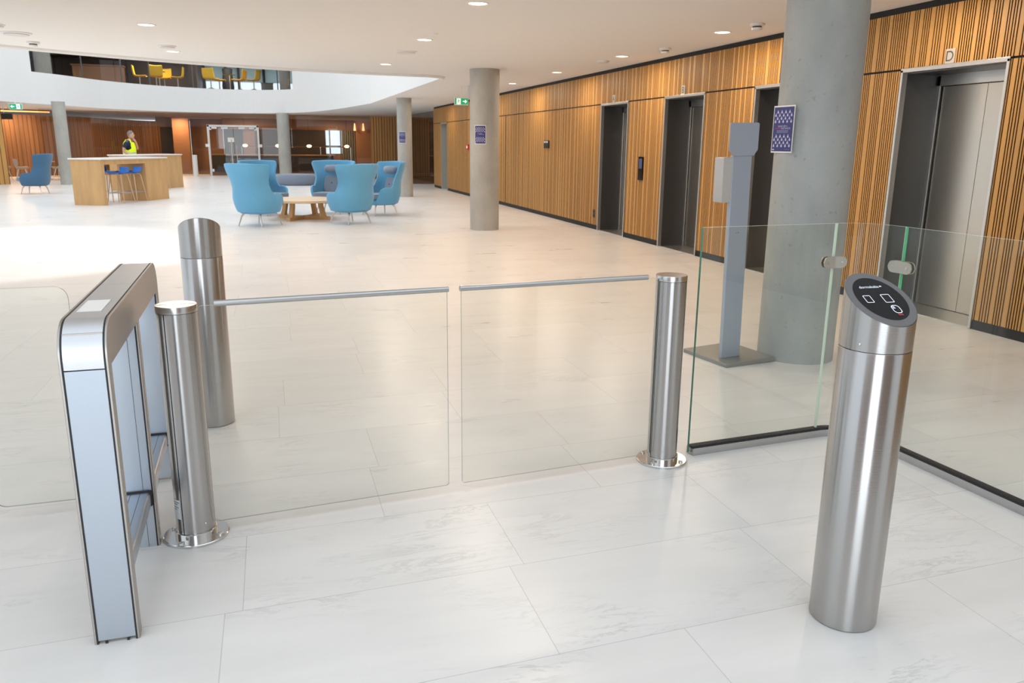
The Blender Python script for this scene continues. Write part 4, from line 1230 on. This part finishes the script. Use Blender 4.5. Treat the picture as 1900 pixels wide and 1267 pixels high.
MB().ring([(.36, .72), (.37, .73), (.37, .745)], 28).build('table_top', M['tan'], t)
MB().tube([(0, 0, .02), (0, 0, .72)], .03, 8).build('stem', M['leg'], t)
MB().ring([(.24, 0), (.22, .02)], 24).build('base', M['leg'], t)
t = thing('side_table', 'low white round table cut by the left photo edge', 'table', (-8.15, 27.6, 0))
MB().ring([(.37, .36), (.38, .37), (.38, .385)], 32).build('table_top', M['top_white'], t)
MB().tube([(0, 0, .02), (0, 0, .36)], .025, 8).build('stem', M['leg'], t)
MB().ring([(.22, 0), (.20, .02)], 24).build('base', M['leg'], t)

# yellow chairs upstairs
def ychair(loc, rotz, lab):
    t = thing('yellow_chair', lab, 'chair', loc, rotz, 'yellow chairs upstairs')
    def fn(u, v):
        prof = [(.27, .50), (.24, .53), (0, .51), (-.18, .515), (-.25, .56), (-.28, .72), (-.31, 1.0)]
        p = v * (len(prof) - 1); i = min(int(p), len(prof) - 2); f = p - i
        y = prof[i][0] + (prof[i + 1][0] - prof[i][0]) * f; z = prof[i][1] + (prof[i + 1][1] - prof[i][1]) * f
        return ((2 * u - 1) * .30, y + .05 * abs(2 * u - 1) ** 2, z + .03 * abs(2 * u - 1) ** 2)
    MB().grid(fn, 9, 18).build('shell', M['yellow'], t, smooth=180, solid=.04, subsurf=1)
    MB().tube([(0, 0, .05), (0, 0, .50)], .028, 8).build('column', M['leg'], t)
    for k in range(4):
        a = R(45 + 90 * k)
        MB().tube([(0, 0, .12), (.33 * math.cos(a), .33 * math.sin(a), .015)], [.022, .014], 8).build('foot', M['leg'], t)
    return t
yc = ychair((-5.55, 42.5, UF), R(-88), 'yellow upstairs chair, left one of the left group, side view')
dup(yc, (-4.82, 42.35, UF), R(8), 'yellow upstairs chair of the left group with its broad back to us')
dup(yc, (-4.60, 43.6, UF), R(172), 'yellow upstairs chair half hidden behind the broad-backed one')
dup(yc, (-3.92, 42.75, UF), R(92), 'yellow upstairs chair, right one of the left group, side view')
dup(yc, (-2.45, 42.9, UF), R(-25), 'yellow upstairs chair, leftmost of the group before the bright window')
dup(yc, (-2.10, 43.7, UF), R(-88), 'yellow upstairs chair, second from left before the bright window')
dup(yc, (-1.12, 43.2, UF), R(70), 'yellow upstairs chair, third from left before the bright window')
dup(yc, (-.47, 43.0, UF), R(65), 'yellow upstairs chair, rightmost before the bright window')
for (x, y, lab) in ((-4.75, 42.98, 'small round table among the left upstairs yellow chairs'), (-1.6, 43.5, 'small round table among the yellow chairs before the bright upstairs window')):
    t = thing('upstairs_table', lab, 'table', (x, y, UF))
    MB().ring([(.28, .78), (.29, .80)], 24).build('table_top', M['mullion'], t)
    MB().tube([(0, 0, .02), (0, 0, .78)], .03, 8).build('stem', M['leg'], t)
    MB().ring([(.2, 0), (.18, .02)], 20).build('base', M['leg'], t)
tag(MB().ring([(.22, 0), (.24, .3), (.19, .9), (.21, 1.12), (.15, 1.16)], 20, sx=1.2).build('dark_armchair', M['black']), 'dark high-backed seat among the yellow chairs before the bright upstairs window', 'seat').location = (-1.72, 44.3, UF)
t = thing('low_cabinet', 'low grey cabinet right of the yellow chairs upstairs', 'cabinet', (.15, 43.2, UF))
MB().box(-.28, .28, -.2, .2, 0, .40).build('cabinet_body', M['curtain'], t, bevel=.02)
MB().box(-.3, .3, -.22, .22, .40, .43).build('cabinet_top', M['cafe_brown'], t, bevel=.005)

# ------------------------------------------------------------------ the man in the vest
def skin_mesh(chains, sub=1):
    """chains: list of [(x,y,z,r)...]; equal points are shared -> one continuous surface"""
    vs = []; rad = []; idx = {}; es = []
    for ch_ in chains:
        pr = None
        for x, y, z, r in ch_:
            k = (round(x, 4), round(y, 4), round(z, 4))
            if k not in idx: idx[k] = len(vs); vs.append((x, y, z)); rad.append(r)
            if pr is not None: es.append((pr, idx[k]))
            pr = idx[k]
    me = bpy.data.meshes.new('sk'); me.from_pydata(vs, es, [])
    ob = bpy.data.objects.new('sk', me); COL.objects.link(ob)
    ob.modifiers.new('skin', 'SKIN')
    for i, sv in enumerate(me.skin_vertices[0].data):
        sv.radius = (rad[i], rad[i]) if isinstance(rad[i], (int, float)) else rad[i]
        sv.use_root = (i == 0)
    md = ob.modifiers.new('s', 'SUBSURF'); md.levels = sub; md.render_levels = sub
    dg = bpy.context.evaluated_depsgraph_get(); dg.update()
    m2 = bpy.data.meshes.new_from_object(ob.evaluated_get(dg))
    out = [tuple(v.co) for v in m2.vertices], [tuple(p.vertices) for p in m2.polygons]
    bpy.data.objects.remove(ob); bpy.data.meshes.remove(me); bpy.data.meshes.remove(m2)
    return out
def hand(w, d, up, side, r=.011, curl=.5):
    """five finger chains from wrist w, pointing d, back of hand up, thumb on +side"""
    w, d, up, side = Vector(w), Vector(d).normalized(), Vector(up).normalized(), Vector(side).normalized()
    ch_ = []
    palm = w + d * .055
    ch_.append([(*w, .026), (*palm, .034), (*(w + d * .09), .032)])
    for k, (o, ln) in enumerate(((.032, .075), (.011, .085), (-.011, .08), (-.032, .062))):
        a = w + d * .085 + side * o * .8
        b = a + d * ln * .5 - up * .01 * curl
        c = b + (d * (1 - curl) - up * curl).normalized() * ln * .5
        ch_.append([(*(w + d * .09), .032), (*a, r), (*b, r * .95), (*c, r * .8)])
    th0 = w + d * .03 + side * .035
    ch_.append([(*palm, .034), (*th0, .014), (*(th0 + d * .035 + side * .018), .012), (*(th0 + d * .065 + side * .02 - up * .012), .010)])
    return ch_
HS = 1.085
man = thing('person', 'man in yellow safety vest standing behind the farther high table, hand at his chin', 'person', (-4.66, 31.5, 0), R(-4))
man.scale = (HS, HS, HS)
# faces +x, his right arm (towards the camera) at -y
pel = (0, 0, .95, .13)
Rsh = (-.02, -.19, 1.45, .058); Lsh = (-.01, .19, 1.45, .058)
Rel = (-.14, -.27, 1.18, .045); Rwr = (.05, -.26, 1.02, .032)
Lel = (.20, .22, 1.22, .045); Lwr = (.19, .06, 1.465, .031)
body = [[pel, (-.01, 0, 1.10, .135), (-.015, 0, 1.28, .15), (-.01, 0, 1.42, .12), (.02, 0, 1.51, .062), (.045, 0, 1.585, .060)],
        [(-.01, 0, 1.42, .12), Rsh, Rel, Rwr], [(-.01, 0, 1.42, .12), Lsh, Lel, Lwr],
        [pel, (0, -.10, .86, .095), (.01, -.11, .50, .062), (-.02, -.12, .10, .045), (.06, -.13, .045, .042), (.14, -.135, .035, .03)],
        [pel, (0, .10, .86, .095), (.02, .11, .50, .062), (.0, .12, .10, .045), (.08, .13, .045, .042), (.16, .135, .035, .03)]]
body += hand(Rwr[:3], (.8, .25, -.55), (0, -1, 0), (0.2, 0, 1))
body += hand(Lwr[:3], (-.35, -.35, .75), (1, 0, 0), (-.5, -.5, -.1), curl=.7)
vs, fs = skin_mesh(body)
bm_ = MB().add(vs, fs)
HX, HZ = .075, 1.685
bm_.ball((HX, 0, HZ), (.097, .078, .120), 20, 14)             # skull
bm_.ball((HX + .035, 0, HZ - .065), (.062, .055, .055), 16, 10)  # jaw
bm_.ball((HX + .098, 0, HZ - .022), (.018, .012, .026), 10, 8)   # nose
bm_.ball((HX + .088, 0, HZ - .068), (.013, .026, .008), 10, 6)   # lips
for s in (-1, 1):
    bm_.ball((HX + .083, s * .032, HZ + .006), (.010, .014, .010), 10, 6)
    bm_.ball((HX - .005, s * .080, HZ - .005), (.022, .010, .034), 10, 8)
bo = bm_.build('body', M['skin'], man, smooth=180)
for s in (-1, 1): MB().ball((HX + .091, s * .032, HZ + .006), (.005, .006, .006), 8, 6).build('eye', M['ink'], bo)
def hair_pt(u, v):
    a = 2 * PI * u
    lim = 84 - 34 * math.cos(a) + 10 * max(0, -math.cos(a))      # short at the brow, low at the nape
    th = R(3 + (lim - 3) * v)
    return (HX - .004 + .101 * math.sin(th) * math.cos(a), .083 * math.sin(th) * math.sin(a), HZ + .004 + .124 * math.cos(th))
hr = MB().grid(hair_pt, 32, 14, wrap=True)
hr.build('hair', M['hair'], man, smooth=180, solid=.012)
tr = [[(0, 0, .98, .145), (0, -.10, .86, .115), (.01, -.11, .50, .085), (-.02, -.12, .10, .075)], [(0, 0, .98, .145), (0, .10, .86, .115), (.02, .11, .50, .085), (0, .12, .10, .075)]]
vs, fs = skin_mesh(tr); MB().add(vs, fs).build('trousers', M['trouser'], man, smooth=180)
for s, dx in ((-1, 0), (1, .02)):
    vs, fs = skin_mesh([[(-.04 + dx, s * .125, .05, .05), (.06 + dx, s * .13, .052, .052), (.17 + dx, s * .135, .04, .04)]])
    MB().add(vs, fs).build('shoe', M['black'], man, smooth=180)
mid = (-.01, 0, 1.43, .140)
shc = [[(0, 0, .96, .145), (-.01, 0, 1.10, .148), (-.015, 0, 1.28, .162), mid, (.015, 0, 1.50, .075)],
       [mid, (Rsh[0], Rsh[1], Rsh[2], .092), (-.11, -.25, 1.25, .068)], [mid, (Lsh[0], Lsh[1], Lsh[2], .092), (.12, .215, 1.29, .068)]]
vs, fs = skin_mesh(shc); MB().add(vs, fs).build('shirt', M['navy'], man, smooth=180)
# sleeveless vest: body tube with shoulder straps
def vest(u, v):
    a = 2 * PI * u
    z = .93 + .60 * v
    rx = .165 + .030 * math.sin(PI * min(1, v * 1.3)) - .075 * sstep(.78, 1, v)
    ry = .185 + .025 * math.sin(PI * min(1, v * 1.2)) - .095 * sstep(.80, 1, v)
    return (rx * math.cos(a) - .01 + .03 * v * v * 0, ry * math.sin(a), z)
vm = MB(); nu, nv = 144, 84
pts = [vest(i / nu, j / (nv - 1)) for j in range(nv) for i in range(nu)]
fcs = []
for j in range(nv - 1):
    for i in range(nu):
        a = 360 * (i + .5) / nu; z = (j + .5) / (nv - 1)
        side_ = min(abs(a - 90), abs(a - 270)) < 32 * sstep(.42, .55, z) * (1 - .55 * sstep(.80, .95, z)) - .5
        if side_ and z > .45: continue
        if z > .86 and min(a, 360 - a) < 40: continue
        fcs.append((j * nu + i, j * nu + (i + 1) % nu, (j + 1) * nu + (i + 1) % nu, (j + 1) * nu + i))
vm.add(pts, fcs)
vo = vm.build('safety_vest', M['vest'], man, smooth=180, solid=.012)
for z in (1.045, 1.12):
    k = (z - .93) / .60
    MB().grid(lambda u, v: tuple(Vector(vest(u, k - .035 + .07 * v)) * 1 + Vector((.012 * math.cos(2 * PI * u), .012 * math.sin(2 * PI * u), 0))), 40, 2, wrap=True).build('reflective_band', M['stripe'], vo, smooth=180)

# ------------------------------------------------------------------ light
w = bpy.data.worlds.new('sky'); scene.world = w
w.use_nodes = True
bg = w.node_tree.nodes['Background']
bg.inputs['Color'].default_value = (0.83, 0.915, 1.0, 1)
bg.inputs['Strength'].default_value = 1.48

def lamp(name, kind, loc, energy, color, size=1.0, rot=(0, 0, 0), **kw):
    l = bpy.data.lights.new(name, kind); l.energy = energy; l.color = color
    if kind == 'AREA':
        l.shape = kw.get('shape', 'DISK'); l.size = size
        if 'size_y' in kw: l.size_y = kw['size_y']
    elif kind == 'SPOT':
        l.spot_size = kw['cone']; l.spot_blend = kw.get('blend', .3); l.shadow_soft_size = size
    o = bpy.data.objects.new(name, l); COL.objects.link(o); o.location = loc; o.rotation_euler = rot
    if 'aim' in kw:
        d = Vector(kw['aim']) - Vector(loc); o.rotation_euler = d.to_track_quat('-Z', 'Y').to_euler()
    return o
WARM = (1.0, 0.82, 0.66)
for x, y, lab in DL: lamp('downlight_lamp', 'AREA', (x, y, CZ - .03), 27, WARM, .18)
for x in (5.42, 2.1): lamp('downlight_lamp', 'AREA', (x, 6.2, CZ - .03), 20, WARM, .18)  # assumed lamps nearer the camera, added without fittings
for y in (21.5, 24.6, 27.7): lamp('downlight_lamp', 'AREA', (5.3, y, CZ - .03), 18, WARM, .16)  # assumed lamps along the far oak wall, no fittings built
for x, y in FDL: lamp('downlight_lamp', 'AREA', (x, y, CZ - .06), 55, (1, .66, .38), .2)
for x, y, e_ in ((-5.0, 42.4, 60), (-1.6, 43.2, 60), (-8.0, 42.0, 35), (-5, 45.5, 50)): lamp('upstairs_fill', 'AREA', (x, y, 5.66), e_, (1, .93, .82), 1.2)  # unseen fill lamps added to brighten the upper room and yellow chairs
# spot lamp added over the open hall for the bright floor patch; sun assumed
lamp('assumed_sun_spot', 'SPOT', (-3.0, 24.5, 9.6), 6500, (1, .98, .94), .35, aim=(-4.2, 13.4, 0), cone=R(26), blend=.45)
# area lamp added in the unseen entrance opening, brightens strips in the steel
lamp('entrance_fill', 'AREA', (-2.5, -8.1, 3.0), 330, (.86, .94, 1), 5.0, rot=(R(90), 0, R(0)), shape='RECTANGLE', size_y=5.6)
# area lamp added above the open hall, standing in for assumed skylight
lamp('assumed_sky_fill', 'AREA', (-4.5, 26, 9.2), 420, (1, .96, .91), 13, shape='RECTANGLE', size_y=20)

scene.view_settings.view_transform = 'Standard'
scene.view_settings.look = 'None'
scene.view_settings.exposure = 0.0
cy = scene.cycles
cy.max_bounces = 7; cy.diffuse_bounces = 4; cy.glossy_bounces = 4; cy.transmission_bounces = 4; cy.transparent_max_bounces = 12
cy.sample_clamp_indirect = 6.0
cy.use_adaptive_sampling = True; cy.adaptive_threshold = 0.03
cy.caustics_reflective = False; cy.caustics_refractive = False
